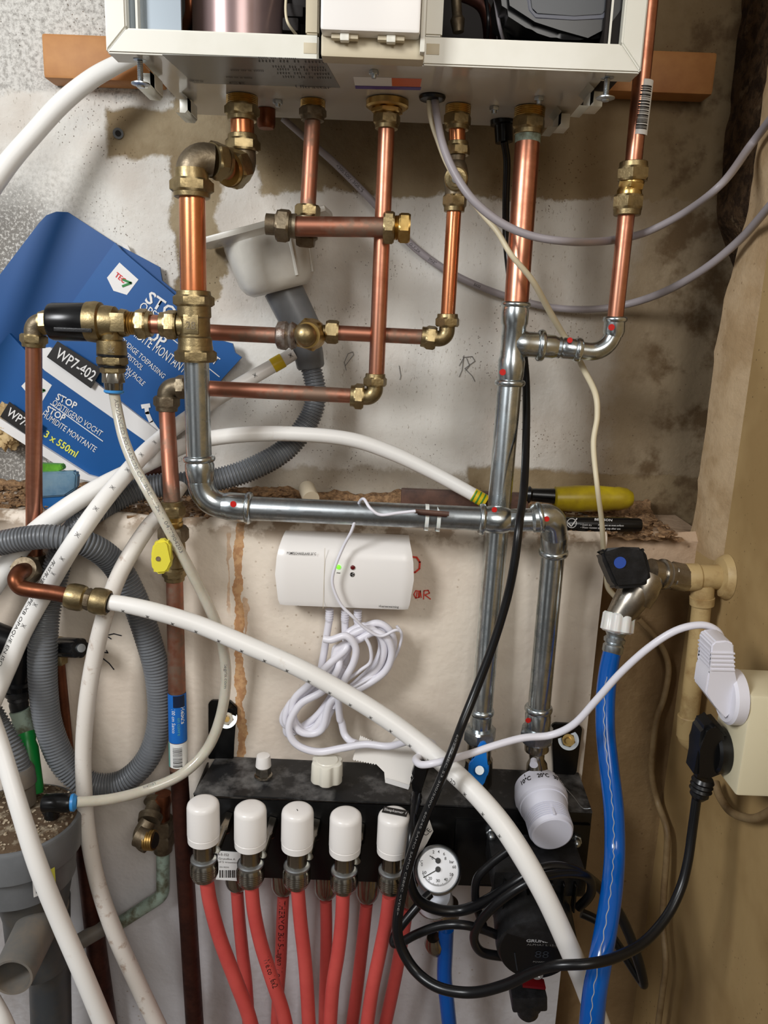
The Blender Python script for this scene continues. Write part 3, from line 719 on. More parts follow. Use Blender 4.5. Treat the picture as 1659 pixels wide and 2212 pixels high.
turned('drain_cap', PZ(575, 235, ZB)-Vector((0, 0, .0005)), P(575, 278, PZ(575, 235, ZB).y), [(0, 20), (.7, 20), (.9, 19), (1, 16)], 'copper_brown', bo, label='rusty stained plastic drain cap')

def straight(name, a, b, r, m, label=None, cat='pipe', parent=None, group=None, r2=None):
    p0, p1 = W3(a), W3(b); bm = BM(); n = 10
    sweep(bm, [p0.lerp(p1, i/n) for i in range(n+1)], [sz(r, p0)+(sz(r2 or r, p1)-sz(r, p0))*i/n for i in range(n+1)], 32)
    if parent is not None: return obj(name, bm, m, parent)
    return obj(name, bm, m, label=label, cat=cat, group=group)
def L3(x, y, Y): return P(x, y, Y)

# -- A: left 28 mm copper with the double elbow
YR1 = -.2
straight('copper_pipe', bA+Vector((0, 0, .001)), (524, 295, yA), 25, 'copper_bright', 'short bright copper stub between the leftmost union and the first elbow')
t = thing('brass_elbow', 'brass elbow turning toward the viewer below the leftmost boiler union', 'elbow', P(525, 380, yA))
nut(t, (524, 291, yA), (525, 328, yA), 38, collar=-1)
elbow('elbow_body', (525, 326, yA), (527, 366, yA), (505, 366, yA-.022), 27, 'brass_dull', t, 26)
nut(t, (515, 362, yA-.012), (494, 366, yA-.030), 42, 'brass', collar=0)
turned('collar', (496, 365, yA-.029), (490, 366, yA-.033), [(0, 35), (1, 34)], 'brass_bright', t)
straight('copper_pipe', (500, 365, yA-.026), (464, 345, YR1+.008), 25, 'copper', 'short copper stub between the two elbows at the upper left')
t = thing('brass_elbow', 'brass elbow with round dome on top of the bright left copper riser', 'elbow', P(413, 425, YR1))
nut(t, (478, 350, YR1+.016), (456, 346, YR1+.006), 41, 'brass', collar=0)
turned('collar', (486, 352, YR1+.020), (478, 350, YR1+.016), [(0, 33), (1, 35)], 'brass', t)
elbow('elbow_body', (460, 347, YR1+.008), (413, 338, YR1), (414, 392, YR1), 34, 'brass_dull', t, 32)
turned('socket', (413, 366, YR1), (414, 392, YR1), [(0, 36), (1, 37)], 'brass', t)
nut(t, (414, 388, YR1), (415, 428, YR1), 47, 'brass', collar=1)
straight('copper_pipe', (415, 424, YR1), (418, 634, YR1), 28, 'copper_bright', 'thick bright orange copper riser at the left, above the brass tee')
t = thing('brass_tee', 'brass tee joining the copper riser, galvanised pipe and safety valve branch', 'tee fitting', P(423, 780, YR1))
nut(t, (418, 628, YR1), (419, 662, YR1), 44, collar=-1)
turned('tee_body', (419, 660, YR1), (422, 752, YR1), [(0, 36), (.26, 36), (.3, 33), (.72, 33), (.76, 36), (1, 37)], 'brass', t)
p = P(421, 703, YR1); bx('raised_mark', p.x-.008, p.x+.008, p.y-.0178, p.y-.014, p.z-.009, p.z+.011, 'brass', t, .001)
text('28', p+Vector((-.005, -.0178, -.004)), p+Vector((.005, -.0178, -.004)), .008, 'brass_dull', t, name='raised_digits')
nut(t, (422, 746, YR1), (423, 782, YR1), 45, collar=-1)
turned('branch', (420, 703, YR1), (382, 702, YR1), [(0, 24), (.6, 26), (.9, 24), (1, 20)], 'brass', t)
nut(t, (384, 702, YR1), (347, 701, YR1), 32, 'brass', collar=1)
straight('copper_pipe', (350, 701, YR1), (322, 700, YR1), 20, 'copper', 'short copper stub between brass tee and safety valve')
# safety valve
t = thing('safety_valve', 'brass pressure relief valve lying sideways with a black cap', 'valve', P(245, 840, YR1))
nut(t, (328, 700, YR1), (296, 699, YR1), 33, collar=-1)
thread(t, (298, 699, YR1), (273, 698, YR1), 25, 'brass_bright', 5)
turned('valve_body', (275, 698, YR1), (190, 695, YR1), [(0, 28), (.14, 30), (.2, 24), (.3, 34), (.5, 36), (.62, 36), (.66, 42), (.8, 44), (1, 42)], 'brass', t)
p = P(263, 697, YR1); bx('cast_face', p.x-.008, p.x+.008, p.y-.0165, p.y-.008, p.z-.010, p.z+.010, 'brass', t, .0015)
text('18', p+Vector((-.025, -.0155, -.003)), p+Vector((-.016, -.0155, -.003)), .006, 'brass_dull', t, name='raised_digits', lift=.0012)
c = turned('valve_cap', (196, 696, YR1), (108, 695, YR1), [(0, 40), (.02, 41), (.9, 40), (.97, 38), (1, 33)], 'black_plastic', t)
p = P(150, 708, YR1-.0205)
bm = BM(); boxbm(bm, p+Vector((.004, -.001, -.002)), (.040, .002, .004), None, .0005); obj('pointer_slot', bm, 'black_matt', c)
turned('outlet', (240, 715, YR1), (242, 768, YR1), [(0, 26), (.35, 24), (.4, 31), (.9, 32), (1, 31)], 'brass', t)
pxstrokes('arrow_mark', [[(239, 745), (240, 758)], [(234, 752), (240, 759), (246, 751)], [(233, 760), (247, 761)]], YR1-.0165, 1.6, 'brass_dull', t)
turned('seal_ring', (242, 765, YR1), (242, 770, YR1), [(0, 32), (1, 32)], 'black_rubber', t)
nut(t, (242, 769, YR1), (243, 789, YR1), 33, 'brass')
turned('seal_ring', (243, 788, YR1), (243, 793, YR1), [(0, 31), (1, 31)], 'black_rubber', t)
nut(t, (243, 792, YR1), (244, 806, YR1), 27, 'brass', 'hex_reducer')
turned('push_fitting', (244, 803, YR1), (246, 842, YR1), [(0, 21), (.1, 24, 1), (.6, 24, 1), (.62, 20), (1, 19)], 'nickel', t, label='nickel plated push-in fitting')
turned('release_ring', (246, 841, YR1), (246, 850, YR1), [(0, 17), (.3, 21), (.7, 21), (1, 17)], 'blue_ring', t, label='blue release ring')
# left 15 mm copper down
YP = -.2
t = thing('brass_elbow', 'brass elbow left of the black safety valve cap, turning down', 'elbow', P(73, 750, YP))
nut(t, (113, 696, YP), (88, 697, YP), 27, collar=0)
elbow('elbow_body', (94, 697, YP), (73, 698, YP), (73, 730, YP), 20, 'brass_dull', t, 20)
nut(t, (73, 722, YP), (73, 750, YP), 29, collar=1)
straight('copper_pipe', (73, 746, YP), (74, 1216, YP+.018), 17, 'copper', 'long straight vertical copper pipe at the far left, below the safety valve')
t = thing('brass_elbow', 'brass compression elbow at the foot of the far left copper pipe', 'elbow', P(70, 1225, YP))
nut(t, (74, 1196, YP+.018), (72, 1222, YP+.018), 26, 'brass_dull', collar=0)
elbow('elbow_body', (72, 1215, YP+.018), (70, 1238, YP+.016), (56, 1232, YP-.04), 22, 'brass_dull', t, 20)
nut(t, (64, 1236, YP-.022), (50, 1230, YP-.042), 31, 'brass_dull', collar=0)
tube('bent_pipe', [(56, 1232, YP-.038), (42, 1236, YP-.054), (34, 1252, YP-.064), (44, 1268, YP-.066), (70, 1275, YP-.066), (110, 1280, YP-.066), (152, 1288, YP-.066)], 17, 'copper_brown', label='brown bent copper pipe curving from the left elbow to the brass coupling', cat='pipe', n=10)
t = thing('brass_coupling', 'brass compression coupling joining the bent brown pipe to the white hose', 'coupling', P(190, 1290, YP-.066))
c = YP-.066
turned('coupling_nut', (144, 1286, c), (186, 1294, c), [(0, 20), (.05, 26), (.3, 29), (.7, 29), (.9, 27), (1, 22)], 'brass', t)
turned('coupling_body', (184, 1293, c), (200, 1296, c), [(0, 22), (.5, 25, 1), (1, 22)], 'brass_dull', t)
turned('coupling_nut', (196, 1295, c), (236, 1303, c), [(0, 22), (.1, 27), (.35, 29), (.75, 29), (.95, 27), (1, 22)], 'brass', t)
turned('seal_ring', (233, 1302, c), (238, 1303, c), [(0, 24), (1, 21)], 'black_rubber', t)

# -- B: galvanised press pipework
def ring(par, a, b, r, m='zinc'): return turned('press_bead', a, b, [(0, r*.86), (.12, r*.95), (.35, r), (.65, r), (.88, r*.95), (1, r*.86)], m, par)
straight('galvanised_pipe', (424, 780, YR1), (430, 990, YR1), 27, 'zinc', 'vertical galvanised pipe below the left brass tee')
t = thing('press_elbow', 'galvanised press elbow with red dot at the lower left, on the ledge', 'elbow', P(470, 1120, YR1))
ring(t, (430, 984, YR1), (431, 998, YR1), 34)
turned('socket', (431, 996, YR1), (433, 1044, YR1), [(0, 28), (.15, 31), (.55, 31), (.9, 28), (1, 27)], 'zinc', t)
elbow('elbow_body', (433, 1040, YR1), (437, 1086, YR1), (490, 1094, YR1), 28, 'zinc', t, 52)
turned('socket', (482, 1093, YR1), (534, 1097, YR1), [(0, 28), (.1, 29), (.25, 31), (.9, 31), (1, 28)], 'zinc', t)
ring(t, (530, 1097, YR1), (544, 1098, YR1), 35)
def dot(par, x, y, Y, r=7, n=Vector((0, -1, 0))):
    p = P(x, y, Y); return turned('red_dot', p, p+n*.0006, [(0, r), (1, r*.95)], 'red_dot', par)
dot(t, 504, 1089, YR1-.0158)
straight('galvanised_pipe', (538, 1098, YR1-.001), (1044, 1121, YR1-.033), 26, 'zinc_brushed', 'long horizontal galvanised pipe running along the wall ledge', r2=26)
YH = YR1-.033
t = thing('press_coupling', 'galvanised press coupling with red dot crossing the vertical pipe', 'coupling', P(1100, 1150, YH))
ring(t, (1034, 1121, YH), (1048, 1122, YH), 34)
turned('socket', (1046, 1122, YH), (1100, 1124, YH), [(0, 27), (.2, 30), (.7, 30), (.9, 27), (1, 25)], 'zinc', t)
dot(t, 1068, 1101, YH-.010, 6)
turned('spigot', (1098, 1124, YH), (1166, 1122, YH), [(0, 24), (.1, 25), (1, 25)], 'zinc', t)
t = thing('press_elbow', 'galvanised press elbow with red dot at the right end of the horizontal pipe', 'elbow', P(1197, 1195, YH))
ring(t, (1160, 1119, YH), (1172, 1117, YH), 34)
turned('socket', (1146, 1120, YH), (1162, 1119, YH), [(0, 25), (.4, 31), (1, 31)], 'zinc', t)
elbow('elbow_body', (1166, 1117, YH), (1194, 1116, YH), (1199, 1166, YH+.02), 29, 'zinc', t, 26)
turned('socket', (1198, 1150, YH+.016), (1196, 1190, YH+.022), [(0, 28), (.2, 30), (.8, 29), (1, 27)], 'zinc', t)
ring(t, (1196, 1186, YH+.022), (1195, 1200, YH+.023), 32)
dot(t, 1181, 1121, YH-.015, 6)
straight('galvanised_pipe', (1195, 1194, YH+.022), (1164, 1534, YH+.022), 25, 'zinc', 'right one of the two vertical galvanised pipes, above the white thermostat', r2=24)
YV = YH+.022
t = thing('press_adapter', 'galvanised press adapter with red dot above the white thermostatic head', 'adapter', P(1158, 1660, YV))
ring(t, (1164, 1524, YV), (1163, 1538, YV), 30)
turned('socket', (1163, 1536, YV), (1161, 1575, YV), [(0, 25), (.2, 28), (1, 27)], 'zinc', t)
nut(t, (1161, 1572, YV), (1159, 1600, YV), 38, 'zinc_brushed', 'hex_nut')
turned('union_body', (1159, 1598, YV), (1160, 1668, YV), [(0, 24), (.15, 26), (.3, 26), (.4, 17), (.6, 16), (.75, 22), (1, 24)], 'nickel', t)
dot(t, 1141, 1556, YV-.012, 6)

# -- C: right 28 mm pipe
YC1, YC2 = yC, -.19
straight('copper_pipe', bC+Vector((0, 0, .001)), (1115, 660, YC2+.03), 27, 'copper', 'thick copper pipe with a green-stained top under the right boiler union', r2=26)
pc = bC; turned('verdigris_band', bC+Vector((0, 0, -.0005)), bC.lerp(P(1115, 660, YC2+.03), .05), [(0, 27.8), (1, 27.3)], 'verdigris', bpy.data.objects['pipe_union.004'] if 'pipe_union.004' in bpy.data.objects else None)
YT = YC2+.03
t = thing('press_tee', 'galvanised press tee with red dot under the thick right copper pipe', 'tee fitting', P(1100, 830, YT))
ring(t, (1115, 652, YT), (1114, 664, YT), 32)
turned('tee_body', (1114, 662, YT), (1102, 824, YT), [(0, 27), (.06, 29), (.22, 29), (.26, 26), (.66, 26), (.72, 29), (.92, 28), (1, 26)], 'zinc', t)
turned('branch', (1112, 742, YT), (1166, 746, YT), [(0, 26), (.3, 30), (.5, 27), (1, 27)], 'zinc', t)
ring(t, (1160, 746, YT), (1176, 747, YT), 34)
turned('reducer', (1174, 747, YT), (1244, 755, YT), [(0, 25), (.3, 25), (.42, 22), (.5, 24), (.55, 20), (.62, 23), (1, 22)], 'zinc', t)
dot(t, 1231, 735, YT-.012, 6)
ring(t, (1102, 820, YT), (1101, 834, YT), 33)
dot(t, 1086, 804, YT-.012, 7)
t = thing('press_elbow', 'galvanised press bend with red dot at the foot of the rightmost copper pipe', 'elbow', P(1290, 770, YT))
ring(t, (1240, 755, YT), (1256, 757, YT), 26)
elbow('elbow_body', (1254, 757, YT), (1322, 766, YT), (1326, 712, YT), 19, 'zinc', t, 48)
turned('socket', (1325, 728, YT), (1328, 690, YT), [(0, 19), (.3, 23), (1, 22)], 'zinc', t)
ring(t, (1328, 696, YT), (1329, 684, YT), 26)
dot(t, 1321, 707, YT-.012, 7)
straight('copper_pipe', (1329, 690, YT), (1354, 455, YT), 17, 'copper', 'copper pipe between the rightmost brass coupling and the galvanised bend', r2=18)
t = thing('brass_coupling', 'bright brass compression coupling on the rightmost copper pipe', 'coupling', P(1354, 465, YT))
nut(t, (1369, 350, YT), (1366, 392, YT), 36, 'brass', collar=-1)
turned('coupling_body', (1366, 390, YT), (1358, 424, YT), [(0, 26), (.2, 26), (.22, 29, 1), (.55, 29, 1), (.6, 25), (.75, 27), (1, 26)], 'brass_bright', t)
nut(t, (1358, 422, YT), (1354, 466, YT), 35, 'brass', collar=1)
cp = straight('copper_pipe', (1368, 356, YT), (1408, -60, YT), 18, 'copper', 'rightmost copper pipe rising past the boiler, with a white barcode label', r2=20)
cpt = thing('copper_pipe', cp['label'], 'pipe', cp.location)
cp.parent = cpt; cp.location = (0, 0, 0); cp.name = 'pipe_wall'
for k in ('label', 'category'):
    if k in cp: del cp[k]
def wrap_label(name, a, b, r, arc, m, par, off=0.0, lift=.0004):
    """sticker wrapped round the viewer side of a pipe; arc in radians"""
    p0, p1 = W3(a), W3(b); d = (p1-p0).normalized(); c = (p0+p1)/2; nn = CAM-c; nn = (nn-d*nn.dot(d)).normalized(); bb = d.cross(nn)
    bm = BM(); V = []
    for i in range(7):
        q = p0.lerp(p1, i/6); rr = sz(r, q)+lift
        V.append([bm.verts.new(q+(nn*math.cos(off+arc*(k/14-.5))+bb*math.sin(off+arc*(k/14-.5)))*rr) for k in range(15)])
    for u, v in zip(V, V[1:]):
        for k in range(14): bm.faces.new((u[k], u[k+1], v[k+1], v[k]))
    return obj(name, bm, m, par)
lb = wrap_label('barcode_label', (1391, 176, YT), (1377, 294, YT), 19, 3.0, 'label_white', cpt)
i = 0; y = 190
while y < 283:
    h = random.choice((1, 1.5, 2.5, 3.5)); f = lambda yy: (1391-(yy-176)*.1195, yy, YT)
    wrap_label('barcode_bar', f(y), f(y+h), 19, 1.3, 'print_black', lb, -.35, .0008); y += h+random.choice((1.2, 2, 2.8))
wraptext('8 718558 202177', [(1388, 200, YT), (1379, 280, YT)], 19.5, 5, 70, 6, 'print_black', lb, off=-.9, smooth=False)
YQ = -.2
straight('galvanised_pipe', (1101, 830, YT), (1040, 1540, YQ), 26, 'zinc', 'left one of the two vertical galvanised pipes, running behind the coupling', r2=23)
t = thing('press_adapter', 'galvanised press adapter and ball valve body above the blue lever', 'adapter', P(1033, 1680, YQ))
ring(t, (1041, 1530, YQ), (1040, 1544, YQ), 27)
turned('socket', (1040, 1542, YQ), (1038, 1574, YQ), [(0, 22), (.2, 24), (1, 24)], 'zinc', t)
nut(t, (1038, 1572, YQ), (1036, 1600, YQ), 36, 'zinc_brushed', 'hex_nut')
turned('valve_body', (1036, 1598, YQ), (1032, 1700, YQ), [(0, 26), (.35, 26), (.4, 30), (.9, 30), (1, 24)], 'nickel', t)
pv = P(1036, 1664, YQ-.03)
lv = plate('lever', [(1042, 1603), (1052, 1606), (1049, 1640), (1057, 1655), (1056, 1672), (1044, 1690), (1042, 1702), (1028, 1700), (1030, 1690), (1012, 1672), (1013, 1652), (1028, 1638), (1034, 1612)], YQ-.034, .006, 'blue_plastic', t, bev=.0015, label='blue lever')
nut(lv, (1036, 1664, YQ-.041), (1036, 1664, YQ-.034), 11, 'steel', 'lever_nut')
turned('valve_stem', (1036, 1664, YQ-.028), (1036, 1664, YQ-.01), [(0, 8), (1, 8)], 'nickel', t)

# -- D: second pipe and the cross pipe
straight('copper_pipe', bD+Vector((0, 0, .001)), (665, 450, yD), 17, 'copper_dusty', 'copper pipe below the second boiler union, with green spots at its foot')
t = thing('brass_tee', 'brass tee with a blanked left end where the short middle copper pipe ends', 'tee fitting', P(650, 520, yD))
nut(t, (665, 443, yD), (664, 468, yD), 28, 'brass', collar=0)
turned('tee_body', (664, 466, yD), (660, 520, yD), [(0, 22), (.6, 24), (.9, 26), (1, 20)], 'brass_dull', t)
YX = yD-.022
turned('branch', (575, 484, YX), (640, 489, YX), [(0, 22), (.3, 22), (.32, 27, 1), (.6, 27, 1), (.65, 24), (1, 26)], 'brass_dull', t)
turned('branch_hub', (655, 492, yD), (640, 490, YX), [(0, 20), (1, 20)], 'brass_dull', t)
nut(t, (598, 486, YX-.002), (626, 489, YX-.002), 36, 'brass_dull', collar=0)
nut(t, (642, 508, yD), (680, 512, yD), 25, 'brass_dull', collar=0)
straight('copper_pipe', (622, 489, YX), (832, 491, YX), 21, 'copper_dusty', 'short dusty horizontal copper pipe crossing the tall middle pipe')
t = thing('brass_stop_end', 'brass stop end closing the right end of the short dusty crosspipe', 'stop end', P(860, 520, YX))
nut(t, (828, 491, YX), (852, 492, YX), 36, 'brass', collar=0)
thread(t, (851, 492, YX), (862, 492, YX), 26, 'brass_bright', 3)
nut(t, (861, 492, YX), (886, 493, YX), 33, 'brass_bright', 'end_plug')
# -- E: tall middle pipe
YE = yE
straight('copper_pipe', bE+Vector((0, 0, .001)), (813, 815, YE), 18, 'copper', 'tall middle copper pipe from the flanged union down to an elbow', r2=17)
t = thing('brass_elbow', 'brass elbow at the foot of the tall middle copper pipe', 'elbow', P(805, 870, YE))
nut(t, (811, 807, YE), (810, 834, YE), 26, 'brass', collar=-1)
elbow('elbow_body', (810, 832, YE), (809, 857, YE), (782, 857, YE), 18, 'brass', t, 18)
nut(t, (786, 857, YE), (757, 855, YE), 28, 'brass', collar=1)
straight('copper_pipe', (760, 855, YE), (395, 836, YE), 16, 'copper_dusty', 'lower dusty horizontal copper pipe passing behind the galvanised riser', r2=17)
t = thing('brass_elbow', 'dusty brass elbow behind the galvanised riser, above the brown copper pipe', 'elbow', P(360, 880, YE))
nut(t, (402, 836, YE), (382, 836, YE), 26, 'brass_dull', collar=0)
elbow('elbow_body', (384, 836, YE), (360, 835, YE), (360, 862, YE), 20, 'brass_dull', t, 20)
nut(t, (360, 856, YE), (360, 888, YE), 28, 'brass_dull', collar=1)
YG2 = -.206
straight('copper_pipe', (360, 884, YE), (372, 1092, YG2), 17, 'copper_dusty', 'brown copper pipe between the dusty elbow and the gas cock', r2=18)
t = thing('gas_cock', 'brass gas cock with a yellow handle on the brown copper pipe', 'valve', P(375, 1250, YG2))
nut(t, (371, 1082, YG2), (373, 1116, YG2), 28, 'brass', collar=-1)
turned('valve_neck', (373, 1114, YG2), (374, 1142, YG2), [(0, 22), (.4, 20), (.5, 22), (1, 20)], 'brass_bright', t)
nut(t, (374, 1138, YG2), (375, 1168, YG2), 33, 'brass_dull', 'union_nut')
turned('valve_body', (375, 1166, YG2), (376, 1236, YG2), [(0, 18), (.1, 24), (.4, 26), (.8, 24), (.82, 20), (.9, 26), (1, 26)], 'brass', t)
nut(t, (376, 1228, YG2), (377, 1254, YG2), 26, 'brass', collar=1)
turned('handle_stem', (366, 1200, YG2-.01), (358, 1202, YG2-.034), [(0, 14), (1, 12)], 'brass', t)
h = plate('handle', [(329, 1176), (336, 1168), (358, 1166), (366, 1174), (368, 1212), (366, 1232), (358, 1240), (334, 1242), (327, 1232), (324, 1204)], YG2-.046, .012, 'yellow_handle', t, bev=.003, label='yellow handle')
turned('screw', (342, 1207, YG2-.047), (342, 1207, YG2-.044), [(0, 5), (1, 6)], 'brass_dull', h)
cp = straight('copper_pipe', (377, 1250, YG2), (386, 1660, YG2), 18, 'copper_dusty', parent=thing('copper_pipe', 'brown copper pipe below the gas cock with a blue and white maker sticker', 'pipe', P(386, 1660, YG2)), r2=19)
gp = cp.parent; cp.name = 'pipe_wall'
def gx(y): return 377+(y-1250)*9/410
lb = wrap_label('blue_label', (gx(1494), 1494, YG2), (gx(1597), 1597, YG2), 18.9, 3.0, 'label_blue', gp)
wrap_label('navy_patch', (gx(1495), 1495, YG2), (gx(1520), 1520, YG2), 19, 1.3, 'label_navy', lb, -.2, .0007)
def vt(body, y0, ln, h, m, off, par, bold=0):
    wraptext(body, [(gx(y0), y0, YG2), (gx(y0+ln+10), y0+ln+10, YG2)], 19.3, 0, ln, h, m, par, off=off, smooth=False, bold=bold)
vt('Hebuis', 1520, 40, 9, 'label_white', .62, lb, .02); vt('en cuivre', 1542, 42, 7, 'label_teal', .15, lb); vt('100 cm Sanco', 1524, 56, 8, 'label_white', -.45, lb)
lw = wrap_label('white_label', (gx(1598), 1598, YG2), (gx(1650), 1650, YG2), 19, 3.0, 'label_white', gp)
y = 1606
while y < 1648:
    hh = random.choice((.8, 1.2, 2)); wrap_label('barcode_bar', (gx(y), y, YG2), (gx(y+hh), y+hh, YG2), 19.2, 1.0, 'print_black', lw, .1, .0007); y += hh+random.choice((1, 1.6, 2.2))
wrap_label('teal_edge', (gx(1598), 1598, YG2), (gx(1650), 1650, YG2), 19.2, .3, 'label_teal', lw, 1.2, .0007)
straight('copper_pipe', (386, 1655, YG2), (426, 2300, YG2), 19, 'copper_stain', 'dark stained copper pipe going down at the left of the black manifold', r2=19)
# -- F: fourth pipe with small valve
straight('copper_pipe', bG+Vector((0, 0, .001)), (988, 315, yG), 18, 'copper_bright', 'short copper stub under the fourth boiler union')
t = thing('isolating_valve', 'small brass screwdriver valve on the thin copper pipe right of centre', 'valve', P(982, 455, yG))
nut(t, (989, 306, yG), (988, 336, yG), 28, collar=-1)
turned('valve_body', (988, 334, yG), (983, 424, yG), [(0, 18), (.15, 17), (.25, 22), (.45, 26), (.7, 26), (.85, 23), (1, 22)], 'brass_dull', t)
turned('valve_face', (985, 386, yG), (985, 386, yG-.02), [(0, 24), (.7, 25), (.75, 22), (.9, 22), (.92, 16), (1, 16)], 'brass', t)
turned('screw', (985, 386, yG-.02), (985, 386, yG-.022), [(0, 9), (1, 9)], 'steel', t)
nut(t, (983, 422, yG), (981, 458, yG), 27, collar=1)
straight('copper_pipe', (981, 452, yG), (967, 686, yG), 16, 'copper_bright', 'thin copper pipe below the small brass valve, down to an elbow', r2=15.5)
t = thing('brass_elbow', 'brass elbow below the thin copper pipe right of centre', 'elbow', P(960, 740, yG))
nut(t, (967, 678, yG), (966, 706, yG), 27, collar=-1)
elbow('elbow_body', (966, 704, yG), (964, 732, yG), (936, 731, yG), 17, 'brass', t, 17)
nut(t, (942, 731, yG), (910, 727, yG), 26, 'brass', collar=1)
straight('copper_pipe', (914, 728, yG), (728, 719, yG), 16, 'copper_dusty', 'upper dusty horizontal copper pipe on the right, left of the thin pipe elbow')
t = thing('brass_tee', 'corroded soldered brass tee in the middle of the upper horizontal pipe', 'tee fitting', P(665, 750, yG))
nut(t, (732, 718, yG), (704, 716, yG), 26, 'brass', collar=0)
turned('tee_body', (706, 716, yG), (640, 722, yG), [(0, 14), (.2, 16), (.3, 18), (1, 20)], 'brass', t)
turned('elbow_nut', (672, 722, yG+.004), (664, 724, yG-.026), [(0, 34), (.2, 36, 1), (.6, 36, 1), (.7, 30), (1, 27)], 'brass_bright', t)
bm = BM(); ball(bm, P(660, 724, yG-.026), sz(25, P(660, 724, yG-.02)), (1, .8, 1)); obj('elbow_dome', bm, 'brass', t)
turned('solder_blob', (640, 726, yG), (596, 724, yG), [(0, 25), (.2, 30), (.35, 25), (.5, 31), (.75, 30), (.9, 28), (1, 19)], 'solder', t, label='grey lumpy solder joint')
straight('copper_pipe', (602, 725, yG), (436, 717, yG), 17, 'copper_dusty', 'upper dusty horizontal copper pipe on the left, ending behind the brass tee')
# ---------------------------------------------------------------- ledge things behind the pipes
def up(Y): return Y
t = thing('cardboard_box', 'flattened blue product carton with white bands leaning on the wall at left', 'carton', P(200, 1030, -.03))
plate('back_flap', [(-30, 632), (84, 482), (100, 465), (122, 457), (146, 458), (250, 526), (345, 577), (350, 606), (398, 645), (420, 700), (400, 760), (200, 800), (0, 900), (-30, 900)], -.012, .004, 'carton_blue_dark', t)
plate('torn_edge', [(262, 524), (276, 530), (284, 548), (270, 545)], -.010, .003, 'paper', t, label='torn brown-white card edge')
fr = plate('front_panel', [(248, 524), (262, 540), (380, 640), (450, 728), (502, 742), (508, 762), (522, 772), (480, 818), (420, 900), (345, 945), (90, 752), (143, 672)], -.022, .006, 'carton_blue', t)
plate('white_band', [(90, 752), (108, 750), (345, 935), (362, 925), (330, 975), (88, 800)], -.0285, .006, 'print_white', t, label='white carton spine')
lp = plate('lower_panel', [(-30, 780), (20, 720), (95, 800), (330, 965), (255, 1010), (205, 1036), (-30, 880)], -.030, .006, 'carton_blue', t)
plate('bottom_band', [(-30, 886), (0, 904), (190, 1026), (212, 1032), (196, 1040), (170, 1034), (-30, 908)], -.0365, .006, 'print_white', t, label='white bottom edge')
for poly, tx, Y in (([(124, 737), (220, 798), (196, 839), (101, 771)], (118, 770, 199, 824), -.0352), ([(20, 868), (92, 920), (70, 948), (0, 900)], (13, 895, 82, 944), -.0375)):
    n = plate('number_label', poly, Y, .001, 'print_black', t)
    ptext('WP7-402', *tx, Y, 24 if Y == -.0352 else 20, 'print_white', n, .01)
YT2 = -.0224
def sh(par, pts, m, Y, nm='logo_shield'): return plate(nm, pts, Y, .0004, m, par, smooth=0)
s1 = sh(fr, [(258, 567), (299, 604), (274, 637), (245, 628), (231, 600)], 'print_white', YT2)
ptext('TEC', 247, 596, 267, 612, YT2-.0003, 11, 'print_red', s1, .02)
pxstrokes('green_seven', [[(266, 604), (283, 611), (265, 618)]], YT2-.0006, 4.5, 'print_green', s1)
s2 = sh(lp, [(62, 817), (92, 817), (112, 832), (92, 866), (66, 858), (46, 834)], 'print_white', -.0304)
pxstrokes('green_seven', [[(82, 838), (96, 843), (82, 850)]], -.031, 4.5, 'print_green', s2)
for a in (('STOP', 312, 650, 390, 705, 27, .02), ('OPSTIJGEND VOCHT', 299, 666, 466, 790, 19, 0), ('STOP', 284, 706, 350, 752, 27, .02), ('HUMIDITE MONTANTE', 262, 706, 402, 812, 21, 0),
          ('EENVOUDIGE TOEPASSING', 236, 716, 352, 818, 11, 0), ('MET KITSPISTOOL', 240, 744, 305, 800, 11, 0), ('APPLICATION FACILE', 228, 758, 308, 834, 11, 0), ('AU PISTOLET', 226, 770, 276, 820, 11, 0)):
    ptext(*a[:5], YT2-.0001, a[5], 'print_white', fr, a[6])
pxstrokes('underline', [[(300, 674), (474, 814)]], YT2-.0003, 2, 'print_white', fr)
pxstrokes('nozzle_picture', [[(316, 876), (318, 892), (326, 910), (342, 932)]], YT2-.0003, 9, 'print_white', fr)
pxstrokes('nozzle_picture', [[(308, 878), (322, 876)]], YT2-.0005, 9, 'print_white', fr)
for a in (('STOP', 120, 862, 163, 884, 15, 'print_white', .02), ('OPSTIJGEND VOCHT', 112, 873, 217, 943, 13, 'print_white', 0), ('STOP', 98, 888, 137, 911, 15, 'print_white', .02),
          ('HUMIDITE MONTANTE', 90, 898, 204, 977, 13, 'print_white', 0), ('3 x 550ml', 94, 942, 163, 988, 16, 'print_yellow', .02)):
    ptext(*a[:5], -.0304, a[5], a[6], lp, a[7])
pxstrokes('underline', [[(109, 872), (222, 953)]], -.0306, 2, 'print_white', lp)
# plastic tub on the ledge
t = thing('plastic_tub', 'translucent blue plastic tub with a green lid edge behind the far left pipe', 'tub', P(125, 1095, -.11))
plate('tub_body', [(80, 1060), (150, 1050), (146, 1080), (132, 1106), (84, 1110)], -.125, .03, 'bag_deep', t, bev=.003)
plate('tub_window', [(78, 1022), (160, 1018), (166, 1026), (164, 1056), (140, 1072), (80, 1076)], -.129, .012, 'bag_blue', t, bev=.002)
plate('tub_lid', [(80, 1002), (132, 1004), (136, 1014), (124, 1020), (80, 1021)], -.118, .012, 'bag_green', t, bev=.001)
tube('dark_rod', [(352, 1014, -.06), (330, 1022, -.08), (250, 1060, -.13)], 10, 'copper_stain', label='dark metal rod end poking from behind the white hoses on the ledge', cat='rod')
turned('pipe_stub', (672, 1078, -.09), (661, 1052, -.06), [(0, 18), (.9, 18), (1, 15)], 'tan_plug', label='tan plastic pipe stub rising behind the horizontal galvanised pipe', cat='pipe stub')
